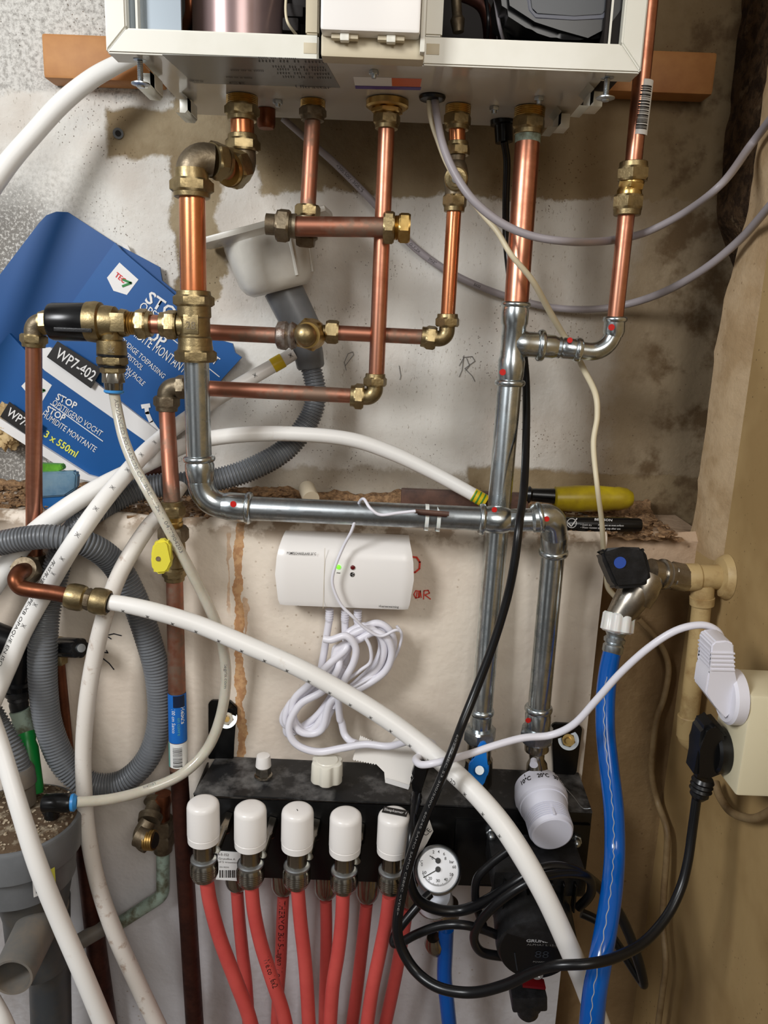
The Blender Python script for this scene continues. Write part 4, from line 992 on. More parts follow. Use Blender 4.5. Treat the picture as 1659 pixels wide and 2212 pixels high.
# yellow-handled tool
YS = -.075
t = thing('hand_tool', 'old hand tool with yellow handle lying at the back of the ledge', 'hand tool', P(1200, 1105, YS))
turned('handle', (1196, 1077, YS), (1365, 1077, YS), [(0, 20), (.02, 26), (.1, 27), (.3, 29), (.6, 28), (.78, 25), (.82, 26), (.93, 23), (1, 15)], 'yellow_tool', t)
turned('collar', (1136, 1068, YS), (1198, 1072, YS), [(0, 15), (.12, 19), (.2, 14), (.8, 16), (1, 17)], 'black_plastic', t)
a, b = P(866, 1082, YS), P(1140, 1074, YS); bm = BM(); boxbm(bm, (a+b)/2, ((b-a).length, .012, .022), None, .002); obj('shaft', bm, 'dark_wood', t)
YM = -.14
mk = turned('marker_body', (1160, 1131, YM), (1384, 1134, YM), [(0, 12), (.02, 15), (.5, 16), (.88, 16), (.9, 15), (.98, 15), (1, 13)], 'black_plastic', thing('marker_pen', 'black marker pen with white lettering lying at the front of the ledge', 'marker', P(1270, 1148, YM)))
mt_ = mk.parent; ym = YM-.0088
ptext('BEELSON', 1284, 1124, 1322, 1126, ym-.0003, 5, 'print_white', mt_, .01)
for a in (('• Quick dry', 1254, 1135, 1278, 1136), ('• Water resistant', 1254, 1141, 1290, 1142), ('Permanent on most surfaces', 1292, 1136, 1347, 1137), ('Replace cap after use', 1292, 1143, 1340, 1144)):
    ptext(*a, ym-.0003, 4, 'print_white', mt_)
pxstrokes('tick_mark', [[(1228, 1130), (1234, 1137), (1246, 1120)]], ym-.0003, 2.2, 'print_white', mt_)
pxstrokes('tick_circle', [[(1235+10*math.cos(i*.35), 1130+10*math.sin(i*.35)) for i in range(19)]], ym-.0003, 1.6, 'print_white', mt_)

# siphon funnel and ribbed hose
t = thing('siphon_funnel', 'off-white plastic drain funnel with square flange behind the copper pipes', 'funnel', P(640, 700, -.07))
a, b = P(572, 505, -.065), P(606, 628, -.06); ax = (b-a).normalized(); u = sz(1, a)
bm = BM(); lathe(bm, a, b, [(-.04, 104*u), (.0, 96*u), (.06, 92*u), (.12, 94*u), (.5, 90*u), (.8, 84*u), (.93, 74*u), (1, 60*u)], 48); obj('bowl', bm, 'siphon_white', t)
for k in range(6):
    th = -2.2+k*.62; n = ax.orthogonal(); n = (Vector((1, 0, 0))-ax*ax.x).normalized(); bb = ax.cross(n); o = (n*math.cos(th)+bb*math.sin(th))
    bm = BM(); sweep(bm, [a+ax*.012+o*92*u, a.lerp(b, .82)+o*84*u], [.0028, .0022], 8); obj('rib', bm, 'siphon_white', t)
R = Matrix((n, bb, ax)).transposed(); bm = BM(); boxbm(bm, a-ax*.006, (.165, .11, .007), R, .002); obj('flange', bm, 'siphon_white', t)
turned('outlet_pipe', (610, 622, -.058), (656, 715, -.058), [(0, 42), (.9, 40), (1, 39)], 'pvc_grey', t)
turned('reducer', (655, 712, -.058), (667, 760, -.058), [(0, 40), (.4, 34), (.6, 30), (1, 31)], 'pvc_grey', t)
gh = thing('ribbed_hose', 'grey corrugated drain hose from the funnel looping along the lower left wall', 'hose', P(668, 800, -.058))
turned('hose_cuff', (663, 745, -.058), (672, 796, -.058), [(0, 31), (.4, 32), (.9, 30), (1, 27)], 'pvc_grey', gh)
corr('corrugated_tube', [(671, 790, -.058, 23), (682, 850, -.06, 23), (668, 905, -.065, 24), (620, 968, -.08, 25), (550, 1010, -.10, 26), (470, 1036, -.115, 26), (390, 1046, -.125, 27), (310, 1054, -.135, 27), (238, 1084, -.156, 27), (205, 1104, -.180, 27), (172, 1132, -.189, 26), (138, 1180, -.184, 27),
     (116, 1250, -.19, 29.5), (98, 1330, -.204, 30.5), (92, 1410, -.212, 31), (94, 1490, -.214, 30), (106, 1570, -.214, 29), (140, 1650, -.214, 29), (195, 1694, -.212, 28), (262, 1690, -.205, 26), (318, 1640, -.195, 26), (344, 1560, -.188, 26), (340, 1460, -.186, 27), (317, 1370, -.186, 28),
     (286, 1285, -.188, 29), (246, 1216, -.196, 29), (190, 1176, -.217, 28), (120, 1160, -.230, 27), (50, 1164, -.231, 27), (-40, 1182, -.231, 27)], 27, 'grey_hose', gh)
g2 = thing('ribbed_hose', 'grey corrugated hose coming down from the left edge into a dusty cuff', 'hose', P(45, 1690, -.25))
corr('corrugated_tube', [(-30, 1520, -.24, 24), (0, 1572, -.245, 25), (28, 1625, -.25, 26), (40, 1664, -.25, 26)], 26, 'grey_hose', g2)
turned('hose_cuff', (38, 1656, -.25), (48, 1735, -.25), [(0, 29), (.1, 33), (.45, 34), (.5, 30), (1, 29)], 'pvc_dusty', g2)

# ---------------------------------------------------------------- white plastic water hoses
def stars(path, r, s0, n, gap, par, off, h=12, m='print_black', flip=1):
    for i in range(n): wraptext('ж', path, r, s0+i*gap, 8, 9, m, par, flip=flip, off=off, name='star_mark')
def hose(path, r, m, label, cat='hose', seg=24, **k):
    t = thing('plastic_hose', label, cat, P(path[0][0], path[0][1], path[0][2])); tube('hose_wall', path, r, m, t, seg=seg, n=10); return t
hose([(300, 118, -.055, 15), (240, 146, -.06, 18), (190, 176, -.065, 19), (130, 226, -.07, 20), (70, 292, -.08, 20), (20, 350, -.09, 21), (-30, 420, -.10, 22)], 20, 'pex', 'white hose from behind the boiler down to the upper left picture edge')
W2 = [(636, 763, -.066, 14), (590, 790, -.072, 15), (500, 842, -.09, 16), (440, 880, -.10, 16), (385, 918, -.125, 17), (345, 950, -.135, 17.5), (300, 992, -.178, 18), (225, 1080, -.236, 19), (160, 1172, -.262, 20), (105, 1262, -.232, 21), (50, 1360, -.235, 21), (15, 1440, -.245, 21), (-20, 1520, -.255, 21)]
t = hose(W2, 18, 'pex', 'white hose with yellow tape running from funnel diagonally to the left edge')
tube('tape_band', [(611, 777.8, -.0695, 15.8), (589, 790.6, -.0722, 15.9)], 16, 'yellow_tape', t, label='yellow tape band')
stars(W2, 18, 6, 1, 60, t, 0)
stars(W2, 18, 96, 2, 60, t, -.1)
stars(W2, 18, 376, 11, 50, t, -.15, m='print_grey')
wraptext('PE-X5 PE-XB/EVOH/PE-XB OPAQUE EN ISO 21003 B1', W2, 18, 700, 330, 8, 'print_black', t, off=-.75)
W3_ = [(1046, 1082, -.105, 14), (1000, 1056, -.100, 14.5), (930, 1018, -.095, 15), (850, 980, -.095, 16), (760, 950, -.10, 16), (650, 938, -.11, 16), (540, 938, -.12, 17), (450, 948, -.13, 17), (390, 966, -.137, 17), (345, 988, -.142, 17.5), (300, 1010, -.150, 18), (220, 1050, -.186, 20), (140, 1100, -.203, 21), (70, 1155, -.2045, 21.5), (20, 1215, -.207, 22), (-30, 1290, -.21, 22)]
t = hose(W3_, 18, 'pex', 'white hose arching over the ledge with a green and yellow taped end')
tube('tape_band', [(1050, 1084, -.1055, 14.8), (1022, 1068, -.1024, 14.8)], 15, 'yellow_tape', t, label='yellow and green tape')
for i in range(3):
    x = 1044-9*i; tube('green_stripe', [(x, 1081-5*i, -.1050+i*.001, 15.2), (x-3, 1079.3-5*i, -.1047+i*.001, 15.2)], 15, 'green_tape', t)
hose([(392, 1050, -.14, 14), (352, 1104, -.179, 15), (322, 1136, -.192, 17), (286, 1190, -.218, 18), (254, 1250, -.228, 18), (226, 1330, -.232, 18), (204, 1420, -.232, 18), (188, 1520, -.238, 18), (180, 1620, -.242, 17), (182, 1710, -.245, 17), (190, 1800, -.25, 17), (212, 1910, -.25, 17), (250, 2020, -.25, 18), (300, 2130, -.25, 18), (352, 2240, -.25, 18)], 18, 'pex_dirty', 'stained white hose hanging straight down between grey hose loop sides')
W5 = [(228, 1300, -.266, 17), (270, 1306, -.266, 18), (340, 1322, -.266, 19), (430, 1350, -.262, 19.5), (530, 1392, -.262, 20), (640, 1440, -.262, 20), (740, 1494, -.262, 20), (840, 1556, -.27, 20.5), (930, 1625, -.285, 21), (1010, 1696, -.315, 22), (1076, 1770, -.34, 23), (1130, 1850, -.36, 24), (1180, 1940, -.375, 23), (1226, 2040, -.38, 23), (1264, 2130, -.372, 23), (1312, 2260, -.345, 23)]
t = hose(W5, 20, 'pex', 'long white hose from the brass coupling diagonally across to the lower right')
stars(W5, 20, 40, 19, 54, t, -.95)
wraptext('2D', W5, 20, 866, 14, 12, 'print_black', t, off=-.9)
hose([(-30, 1520, -.30, 17), (0, 1606, -.31, 18), (40, 1740, -.335, 19), (82, 1870, -.35, 20), (130, 1990, -.355, 20), (182, 2110, -.36, 20), (240, 2250, -.36, 20)], 20, 'pex', 'white hose crossing in front of the grey siphon pot at the lower left')
hose([(-40, 2130, -.36, 20), (0, 2200, -.37, 21), (30, 2270, -.37, 21)], 20, 'pex', 'white hose end visible only in the bottom left corner')
NY = [(246, 846, -.2), (254, 890, -.202), (268, 950, -.212), (292, 1010, -.226), (322, 1066, -.24), (356, 1128, -.242), (392, 1196, -.236), (432, 1272, -.225), (464, 1340, -.214), (482, 1400, -.208), (488, 1470, -.20), (476, 1550, -.20), (446, 1620, -.205), (390, 1674, -.22), (310, 1708, -.24), (240, 1726, -.262), (165, 1733, -.28)]
t = thing('clear_tube', 'translucent nylon tube from safety valve curving down to the siphon pot', 'tube', P(*NY[0])); tube('tube_wall', NY, 11.5, 'nylon', t, n=10)
wraptext('ADVANCED POLYAMIDE CALIBRE - 12x1 - 0477904203', NY, 11.5, 16, 370, 8, 'print_grey', t, off=.15)
wraptext('legris.com', NY, 11.5, 690, 66, 7, 'print_grey', t, off=0)
wraptext('LEGRIS', NY, 11.5, 1070, 30, 6, 'print_grey', t, off=-.6)

# ---------------------------------------------------------------- pump switch box
t = thing('switch_box', 'white pump switch box with rounded sides and two indicator lamps', 'control box', P(745, 1320, YB-.02))
YW = YB-.042
outl = []
def arcp(x0, y0, x1, y1, bul, n=8): return [(x0+(x1-x0)*i/n+bul*math.sin(math.pi*i/n), y0+(y1-y0)*i/n) for i in range(n+1)]
fr_ = arcp(610, 1174, 604, 1309, -9)+[(720, 1316)]+arcp(872, 1321, 882, 1182, 9)[0:]+[(746, 1178)]
z1, z0_ = P(745, 1178, YW).z, P(745, 1316, YW).z; xl, xr = P(604, 1240, YW).x, P(884, 1250, YW).x
bm = BM(); N = 40; prof = [(YB-.0005, z1+.004), (YB-.012, z1+.004), (YB-.028, z1+.001), (YB-.038, z1-.007), (YW, z1-.018), (YW-.001, (z1+z0_)/2), (YW, z0_+.008), (YW+.003, z0_+.001), (YW+.008, z0_), (YB-.0005, z0_)]
V = []
for i in range(N+1):
    x = xl+(xr-xl)*i/N; e = min(1, min(i, N-i)/2.0); k = []
    for (y, z) in prof:
        zc = (z1+z0_)/2; bul = 1
        k.append(bm.verts.new((x, y if e == 1 else YB-.0005+(y-YB)*(.93+.07*e), z)))
    V.append(k)
for c in (V[0], V[-1]): pass
zc = (z1+z0_)/2
for k in V:
    for v in k:
        s_ = (v.co.x-(xl+xr)/2)/((xr-xl)/2); v.co.x += (.0055 if s_ > 0 else -.0055)*abs(s_)**6*(1-((v.co.z-zc)/(z1-zc))**2)
for a, b in zip(V, V[1:]):
    for j in range(len(prof)): bm.faces.new((a[j], a[(j+1) % len(prof)], b[(j+1) % len(prof)], b[j]))
bm.faces.new(V[0]); bm.faces.new(V[-1][::-1])
sb = obj('housing', bm, 'white_plastic', t, smooth=45)
ys = YW-.0013
pxstrokes('cover_seam', [[(702, 1184), (698, 1314)]], YW-.001, .8, 'enamel_tan', t)
ptext('POMPSCHAKELAAR 35°C', 620, 1197, 683, 1199, ys, 6, 'print_black', t, .01); ptext('vloerverwarming', 818, 1311, 861, 1313, ys, 5, 'print_black', t, .01)
for x, y, m, nm, lb in ((731, 1225, 'led_green', 'indicator_lamp', 'lit green lamp'), (762, 1226, 'led_red', 'indicator_lamp', 'dark red lamp')):
    p = P(x, y, ys); bm = BM(); ball(bm, p, .0027, (1, .5, 1)); obj(nm, bm, m, t, label=lb)
ptext('~', 727, 1240, 735, 1240, ys, 4, 'print_black', t, .02)
pxstrokes('pump_symbol', [[(761+4.5*math.cos(i*.45), 1241+4.5*math.sin(i*.45)) for i in range(15)]], ys, 1.1, 'print_black', t)
pxstrokes('pump_symbol', [[(759, 1238), (764, 1241), (759, 1244), (759, 1238)]], ys, 1.6, 'print_black', t)
for i, (x, y) in enumerate(((712, 1316), (746, 1318), (773, 1319))):
    pr = [(0, 9)]
    for j in range(4): pr += [(.12+j*.2, 9), (.14+j*.2, 6.5), (.2+j*.2, 6.5), (.22+j*.2, 9)]
    turned('strain_relief', (x, y, YB-.022), (x-1, y+26, YB-.022), pr+[(1, 7.5)], 'white_cable', t, smooth=20)
# cables of the switch box
def cable(name, path, r, m, label, cat='cable', group=None, n=10, seg=14):
    return tube(name, path, r, m, label=label, cat=cat, group=group, n=n, seg=seg)
yc = YB-.02
pk = [(711, 1340, yc), (706, 1370, yc), (698, 1420, yc), (686, 1470, yc-.002), (664, 1500, yc), (638, 1530, yc), (620, 1560, yc), (622, 1585, yc), (650, 1572, yc-.006), (690, 1540, yc-.01), (730, 1480, yc-.012), (740, 1440, yc-.012)]
cable('power_cable', pk, 8, 'white_cable', 'white cable from the left outlet of the switch box down into the coiled bundle')
k2 = [(745, 1342, yc), (746, 1375, yc), (750, 1410, yc), (744, 1450, yc+.004), (720, 1490, yc+.004)]
cable('power_cable', k2, 8, 'white_cable', 'white cable from the middle outlet of the switch box')
k3 = [(773, 1342, yc), (768, 1352, yc), (763, 1375, yc), (752, 1420, yc), (738, 1460, yc)]
cable('sensor_cable', k3, 4, 'white_cable', 'thin white cable from the right outlet of the switch box')
# the coil: bundled loops of the long supply cable
def lp_(pts, yy): return [(x, y, yy+dy) for x, y, dy in pts]
coil = []
cen1, cen2 = (795, 1395), (690, 1540)
loops = [(0, 0, 0), (8, -6, -.006), (-12, 6, -.012), (4, 14, -.016), (-18, 0, -.003)]
path = []
for i, (dx, dy, dd) in enumerate(loops):
    q = [(770+dx, 1368+dy), (806+dx, 1352+dy), (834+dx, 1368+dy), (842+dx, 1400+dy), (826+dx, 1438+dy), (780+dx*.6, 1476+dy*.6), (740, 1500), (712, 1534-dy), (690+dx, 1572+dy*.3), (655+dx*.5, 1578+dy*.4), (630+dx, 1560), (632+dx*.5, 1528-dy), (668, 1492-dy), (714, 1446-dy), (744+dx, 1400)]
    path += [(x, y, yc-.004+dd-.002*math.sin(j)) for j, (x, y) in enumerate(q)]
path += [(732, 1440, yc-.022), (700, 1490, yc-.024), (650, 1520, yc-.024), (626, 1560, yc-.026), (628, 1592, yc-.028), (650, 1614, yc-.03), (690, 1624, yc-.032), (740, 1616, yc-.036), (790, 1608, yc-.042), (840, 1612, yc-.05), (885, 1600, yc-.066), (912, 1597, yc-.07)]
path += [(936, 1610, yc-.072), (926, 1630, yc-.082), (906, 1634, yc-.10), (898, 1642, yc-.125), (912, 1652, yc-.142), (950, 1646, yc-.147), (1010, 1630, yc-.13), (1070, 1610, yc-.125), (1130, 1594, yc-.12), (1190, 1588, yc-.12), (1240, 1564, yc-.13), (1290, 1510, yc-.14), (1340, 1454, yc-.15), (1400, 1400, yc-.16), (1460, 1362, yc-.165), (1515, 1350, yc-.165), (1550, 1364, yc-.165), (1563, 1396, yc-.165)]
path = [p if i < 75+13 else p for i, p in enumerate(path)]
cable('power_cable', path, 8, 'white_cable', 'long white power cable, coiled under the switch box then running to the white plug', seg=16, n=8)
k = [(738, 1560, yc-.018), (744, 1585, yc-.02), (756, 1600, yc-.026), (770, 1606, yc-.034)]
cable('power_cable', [(700, 1380, yc-.026), (716, 1352+30, yc-.028), (748, 1374, yc-.03), (768, 1398, yc-.03), (764, 1430, yc-.03), (744, 1470, yc-.028), (732, 1510, yc-.024), (734, 1550, yc-.02)]+k, 8, 'white_cable', 'white cable end loop in front of the coil, dropping behind the loose cable')
cable('sensor_cable', [(790, 1378, yc-.03), (800, 1400, yc-.03), (800, 1430, yc-.028), (776, 1450, yc-.026), (740, 1480, yc-.02), (720, 1530, yc-.02)], 4, 'white_cable', 'thin white sensor wire looping over the front of the cable coil')
cable('sensor_cable', [(862, 1362, yc-.026), (852, 1362, yc-.028), (822, 1374, yc-.03), (790, 1358, yc-.032), (762, 1332, yc-.036), (738, 1308, yc-.036), (722, 1276, yc-.036), (718, 1250, yc-.036), (726, 1218, yc-.036), (742, 1180, yc-.034), (758, 1150, yc-.038), (766, 1128, yc-.040), (772, 1108, yc-.036), (776, 1086, yc-.036), (786, 1078, yc-.052), (800, 1098, yc-.062), (822, 1112, yc-.064), (860, 1108, yc-.064), (898, 1104, yc-.066)], 3.4, 'white_cable', 'thin white sensor wire from cable coil up over switch box to the horizontal pipe')
cable('sensor_wire', [(857, 1352, yc-.014), (868, 1372, yc-.014), (858, 1410, yc-.012), (836, 1440, yc-.01), (790, 1470, yc-.02), (742, 1496, yc-.022)], 3.2, 'white_cable', 'thin white wire along the right outer side of the cable coil')
t = thing('temperature_probe', 'slim brown temperature probe strapped on the horizontal pipe', 'probe', P(935, 1112, YR1-.05))
yq = YR1-.0445
turned('probe_body', (896, 1104, yq), (970, 1110, yq-.0035), [(0, 5), (1, 5)], 'dark_wood', t)
turned('probe_body', (902, 1109, yq), (966, 1114, yq-.0035), [(0, 3), (1, 3)], 'copper_stain', t)
for x, y0 in ((921, 1117), (946, 1119)):
    Yc_ = YR1-.001+(-.032)*(x-538)/506; tt = thing('cable_tie', 'translucent white cable tie round the horizontal pipe, %s of the pair' % ('left' if x == 921 else 'right'), 'cable tie', P(x, y0, Yc_), 'cable ties on the horizontal pipe')
    a, b = P(x-4, y0, Yc_), P(x+4, y0+.5, Yc_); s = sz(1, a); bm = BM(); ax = (b-a)
    lathe(bm, a, b, [(0, 27.3*s), (0, 28.6*s), (1, 28.6*s), (1, 27.3*s)], 40, False, False)
    for v in bm.verts:
        o = v.co-(a+b)/2
        if o.y < -.008 and abs(o.z) < .009: v.co.y -= .0025
    obj('strap', bm, 'clear_white', tt)
    q = P(x, y0+24, Yc_-.006); bm = BM(); boxbm(bm, q, (.004, .005, .005), None, .0006); obj('tie_head', bm, 'clear_white', tt)
# ---------------------------------------------------------------- manifold unit (black steel housing)
MY = -.238
t = thing('manifold_housing', 'black steel housing of the underfloor heating manifold with two wall brackets', 'manifold', Vector((.02, -.2, .74)))
mh = t
zt0, zt1 = .862, .855; xl, xr = -.214, .262
bm = BM(); prism_w([Vector((xl+.012, YB-.001, zt0)), Vector((xr, YB-.001, zt0-.004)), Vector((xr, MY, zt1-.004)), Vector((xl, MY, zt1))], Vector((0, 0, -.002)), bm); obj('top_plate', bm, 'black_dusty', t, smooth=0)
box('front_plate', xl, xr, MY, MY+.002, .742, zt1-.006, 'black_paint', t, bev=.0008)
box('bottom_lip', xl+.0, xr, MY+.002, MY+.05, .742, .745, 'black_paint', t)
box('side_plate', xl, xl+.002, MY+.002, YB-.002, .745, zt1-.002, 'black_paint', t); box('side_plate', xr-.002, xr, MY+.002, YB-.002, .745, zt1-.006, 'black_paint', t)
box('pump_bracket', .10, xr-.001, MY-.004, MY-.0005, .748, .835, 'black_paint', t, bev=.001)
# wall brackets
for pts, nut_, nm in (([(450, 1520), (456, 1514), (495, 1514), (512, 1530), (512, 1552), (506, 1566), (504, 1640), (450, 1640)], (490, 1551, 'nickel'), 0), ([(1192, 1568), (1200, 1563), (1250, 1566), (1258, 1574), (1246, 1668), (1236, 1682), (1196, 1676)], (1228, 1598, 'brass_bright'), 1)):
    b_ = plate('wall_bracket', pts, YB-.006, .0055, 'black_paint', t, bev=.001)
    x, y, m = nut_
    turned('washer', (x, y, YB-.009), (x, y, YB-.0065), [(0, 22), (1, 22)], 'steel', b_)
    nut(b_, (x, y+1, YB-.015), (x, y, YB-.009), 15, m, 'bracket_nut'); turned('stud', (x, y+3, YB-.026), (x, y, YB-.014), [(0, 6), (1, 7)], 'brass_bright', b_)
for x, y in ((1061, 1798), (1245, 1812)):
    turned('dome_nut', (x, y, MY-.005), (x+1, y+14, MY-.022), [(0, 12, 1), (.35, 12, 1), (.4, 9), (.75, 9), (.92, 6), (1, 2)], 'steel', t)
ls = plate('type_label', [(468, 1838), (522, 1842), (524, 1904), (466, 1900)], MY-.0008, .0006, 'label_white', t)
ptext('R-5-152', 470, 1847, 494, 1849, MY-.001, 6, 'print_grey', ls, .01); ptext('Grundfos A', 472, 1856, 508, 1858, MY-.001, 5, 'print_grey', ls); ptext('of 5 vrouwen', 472, 1863, 512, 1865, MY-.001, 5, 'print_grey', ls); ptext('SN 0034', 474, 1874, 494, 1875, MY-.001, 4, 'print_grey', ls)
x = 474
while x < 518:
    w = random.choice((1, 1.6, 2.4)); plate('barcode_bar', [(x, 1880), (x+w, 1880), (x+w, 1896), (x, 1896)], MY-.0012, .0003, 'print_black', ls, smooth=0); x += w+random.choice((1.2, 2, 2.6))
# fill cap and cream knob on top
t = thing('vent_cap', 'small white vent cap on a hexagonal brass plug on top of the black housing', 'cap', P(569, 1670, -.205))
turned('hex_plug', (569, 1656, -.205), (569, 1676, -.205), [(0, 15, 1), (.8, 17, 1), (.85, 19), (1, 20)], 'nickel', t, smooth=20)
turned('cap_body', (569, 1656, -.205), (569, 1631, -.205), [(0, 15), (.1, 17), (.85, 15), (.97, 14), (1, 11)], 'white_plastic', t)
def lobed(name, a, b, r, m, par, lobes=7, amp=.09, prof=((0, 1), (.05, 1.03), (.9, 1), (.97, .97), (1, .9)), seg=84, **k):
    p0, p1 = W3(a), W3(b); ax = (p1-p0); d = ax.normalized(); n = (Vector((1, 0, 0))-d*d.x).normalized(); bb = d.cross(n); s = sz(r, (p0+p1)/2); bm = BM(); R_ = []
    for tt, rr in prof:
        R_.append([bm.verts.new(p0+ax*tt+(n*math.cos(2*math.pi*k/seg)+bb*math.sin(2*math.pi*k/seg))*s*rr*(1-amp*(.5+.5*math.cos(lobes*2*math.pi*k/seg))**2)) for k in range(seg)])
    for u, v in zip(R_, R_[1:]):
        for k_ in range(seg): bm.faces.new((u[k_], u[(k_+1) % seg], v[(k_+1) % seg], v[k_]))
    bm.faces.new(R_[0][::-1]); bm.faces.new(R_[-1]); return obj(name, bm, m, par, **k)
t = thing('filling_knob', 'cream scalloped plastic knob standing on top of the black housing', 'knob', P(704, 1690, -.22))
lobed('knob_body', (706, 1682, -.222), (707, 1642, -.222), 35, 'cream_knob', t, 6, .13)
turned('knob_ring', (707, 1643, -.222), (707, 1640.5, -.222), [(0, 25), (1, 23)], 'cream_knob', t)
t = thing('paper_tag', 'torn white card tag with a ragged edge tucked behind the loose cables', 'tag', P(830, 1700, -.21))
def zig(x0, y0, x1, y1, n, a):
    out = []
    for i in range(n*2+1):
        f = i/(2*n); out.append((x0+(x1-x0)*f, y0+(y1-y0)*f+(a if i % 2 else 0)))
    return out
tp = zig(779, 1588, 806, 1600, 6, 3)+[(822, 1604), (846, 1604)]+[(862, 1588), (880, 1600), (905, 1618), (897, 1650), (882, 1705), (832, 1690), (830, 1668), (814, 1652)]+zig(812, 1650, 762, 1640, 9, 3)+[(768, 1618)]
bm = BM(); fv = [P(x, y, -.246+.05*(1-(y-1588)/120)) for x, y in tp]; prism_w(fv, Vector((0, .0008, 0)), bm); obj('card', bm, 'paper', t, smooth=0)
prism = prism_w([P(832, 1690, -.2465), P(834, 1680, -.2462), P(885, 1696, -.2465), P(882, 1705, -.247)], Vector((0, -.0006, 0))); obj('folded_edge', prism, 'print_white', t, smooth=0)
# five white heads with their valves
YK = -.30
kn = [(440, 1738, 1809, 0), (541, 1752, 1820, 0), (642, 1760, 1824, 0), (745, 1770, 1834, 0), (848, 1768, 1834, 0)]
lab = ['plain white manifold head at the left end of the row of five', 'white manifold head, second from the left in the row of five', 'white manifold head in the middle of the row of five, dark speck on top', 'white manifold head, fourth in the row, left of the head with the black label', 'white manifold head with a small black text label on its top']
c0 = P(440, 1738, YK)
proto = thing('manifold_valve', lab[0], 'valve', P(440, 1809, YK), 'white heads along the manifold')
def P0(dx, y): return P(440, y, YK)+Vector((dx, 0, 0))
def vz(dy): return P(440, 1809, YK)+Vector((0, 0, dy))
s = sz(1, vz(0)); bm = BM(); H = .046
lathe(bm, vz(-.003), vz(H), [(0, 31*s), (.01, 34*s), (.16, 34.5*s), (.17, 33.5*s), (.19, 35*s), (.86, 34.5*s), (.93, 33*s), (.975, 29*s), (1, 22*s)], 48); obj('head_cap', bm, 'white_plastic', proto)
bm = BM(); lathe(bm, vz(-.026), vz(-.002), [(0, 22*s), (1, 21*s)], 32); obj('valve_stem', bm, 'nickel', proto)
bm = BM(); lathe(bm, vz(-.030), vz(-.024), [(0, 26*s), (.3, 29*s), (.7, 29*s), (1, 24*s)], 40); obj('upper_flange', bm, 'steel', proto)
bm = BM(); pr = [(0, 22*s), (.04, 26*s), (.28, 30*s)]+[(.32+.5*i/10, (30.3 if i % 2 else 29.5)*s) for i in range(11)]+[(.86, 29*s), (1, 26*s)]
lathe(bm, vz(-.052), vz(-.029), pr, 48); obj('knurled_nut', bm, 'nickel', proto, smooth=20)
bm = BM(); lathe(bm, Vector((c0.x+.012, YK+.004, vz(-.018).z)), Vector((c0.x+.014, MY-.001, vz(-.016).z)), [(0, 10*s), (.5, 10*s), (.55, 15*s, 1), (1, 15*s, 1)], 36); obj('side_stub', bm, 'nickel', proto)
roots = [proto]
for (x, y0, y1, _), l in list(zip(kn, lab))[1:]:
    r = dup(proto, P(x, y1, YK)); r['label'] = l; roots.append(r)
p = P(848, 1748, YK); top = roots[4].location.z+H+.0005; q = Vector((roots[4].location.x, YK, top))
R = Matrix.Rotation(math.radians(-14), 3, 'Z'); bm = BM(); boxbm(bm, q+Vector((.001, .001, .0003)), (.028, .011, .0004), R)
bl = obj('name_label', bm, 'print_black', roots[4]); ux = R @ Vector((1, 0, 0)); uy = R @ Vector((0, 1, 0)); oo = q+Vector((.001, .001, .0007))
text('Slaapkamer 1', oo-ux*.0125-uy*.002, oo+ux*.0125-uy*.002, .0045, 'print_white', bl, normal=Vector((0, 0, 1)), lift=.0001)
p = roots[2].location+Vector((0, -.004, H+.0003)); bm = BM(); boxbm(bm, p, (.0006, .003, .0004), Matrix.Rotation(.4, 3, 'Z')); obj('speck', bm, 'print_black', roots[2])
# rear compression nuts under the housing and the red pipes
rear = [(513, 1905, 'second'), (612, 1914, ''), (704, 1922, ''), (793, 1930, ''), (886, 1940, '')]
YRn = -.215
rl = ['behind the second front pipe', 'left of the middle one', 'left of the fourth front one', 'between fourth and fifth front ones', 'beside the black cables']
for i, (x, y, _) in enumerate(rear):
    tt = thing('rear_coupling', 'nickel coupling under the black housing, on the red pipe '+rl[i], 'coupling', P(x, y+12, YRn), 'rear couplings under the manifold')
    a = P(x, y+12, YRn); b = Vector((a.x, a.y, .7415)); sp = sz(1, a); bm = BM(); lathe(bm, a, b, [(0, 18*sp), (.12, 23*sp), (.3, 26*sp), (.9, 26*sp), (1, 24*sp)], 40); obj('knurled_nut', bm, 'nickel', tt)
bd = P(478, 1905, YRn); bm = BM(); lathe(bm, Vector((bd.x, bd.y, .729)), Vector((bd.x, bd.y, .7415)), nutprof(.011), 36); obj('end_plug', bm, 'nickel', mh)
def red(path, r, lab_, txt=None):
    t = thing('heating_pipe', lab_, 'pipe', P(path[-1][0], path[-1][1], path[-1][2]), None); tube('pipe_wall', path, r, 'pex_red', t, seg=24, n=10)
    if txt: wraptext(txt[0], path, r, txt[1], txt[2], txt[3], 'print_black', t, off=txt[4])
red([(x, y, YRn) for x, y in ((512, 1926), (517, 1990), (524, 2060), (532, 2130), (540, 2260))], 13.5, 'red pipe in the back row, behind the second front pipe')
red([(x, y, YRn) for x, y in ((612, 1934), (609, 2000), (606, 2080), (600, 2160), (596, 2260))], 13, 'red pipe in the back row with a long black print down it', ('THERMO BU 5-Lagen Vloerverw', 4, 250, 13, -.1))
red([(x, y, YRn) for x, y in ((704, 1944), (705, 2010), (704, 2080), (702, 2150), (700, 2260))], 13, 'red pipe in the back row, left of the fourth front pipe')
red([(x, y, YRn) for x, y in ((792, 1952), (786, 2010), (778, 2080), (768, 2160), (754, 2260))], 13.5, 'red pipe in the back row between the fourth and fifth front pipes')
red([(x, y, YRn) for x, y in ((880, 1958), (872, 2010), (860, 2080), (846, 2150), (822, 2260))], 14, 'rightmost red pipe in the back row, under the crossing black cables')
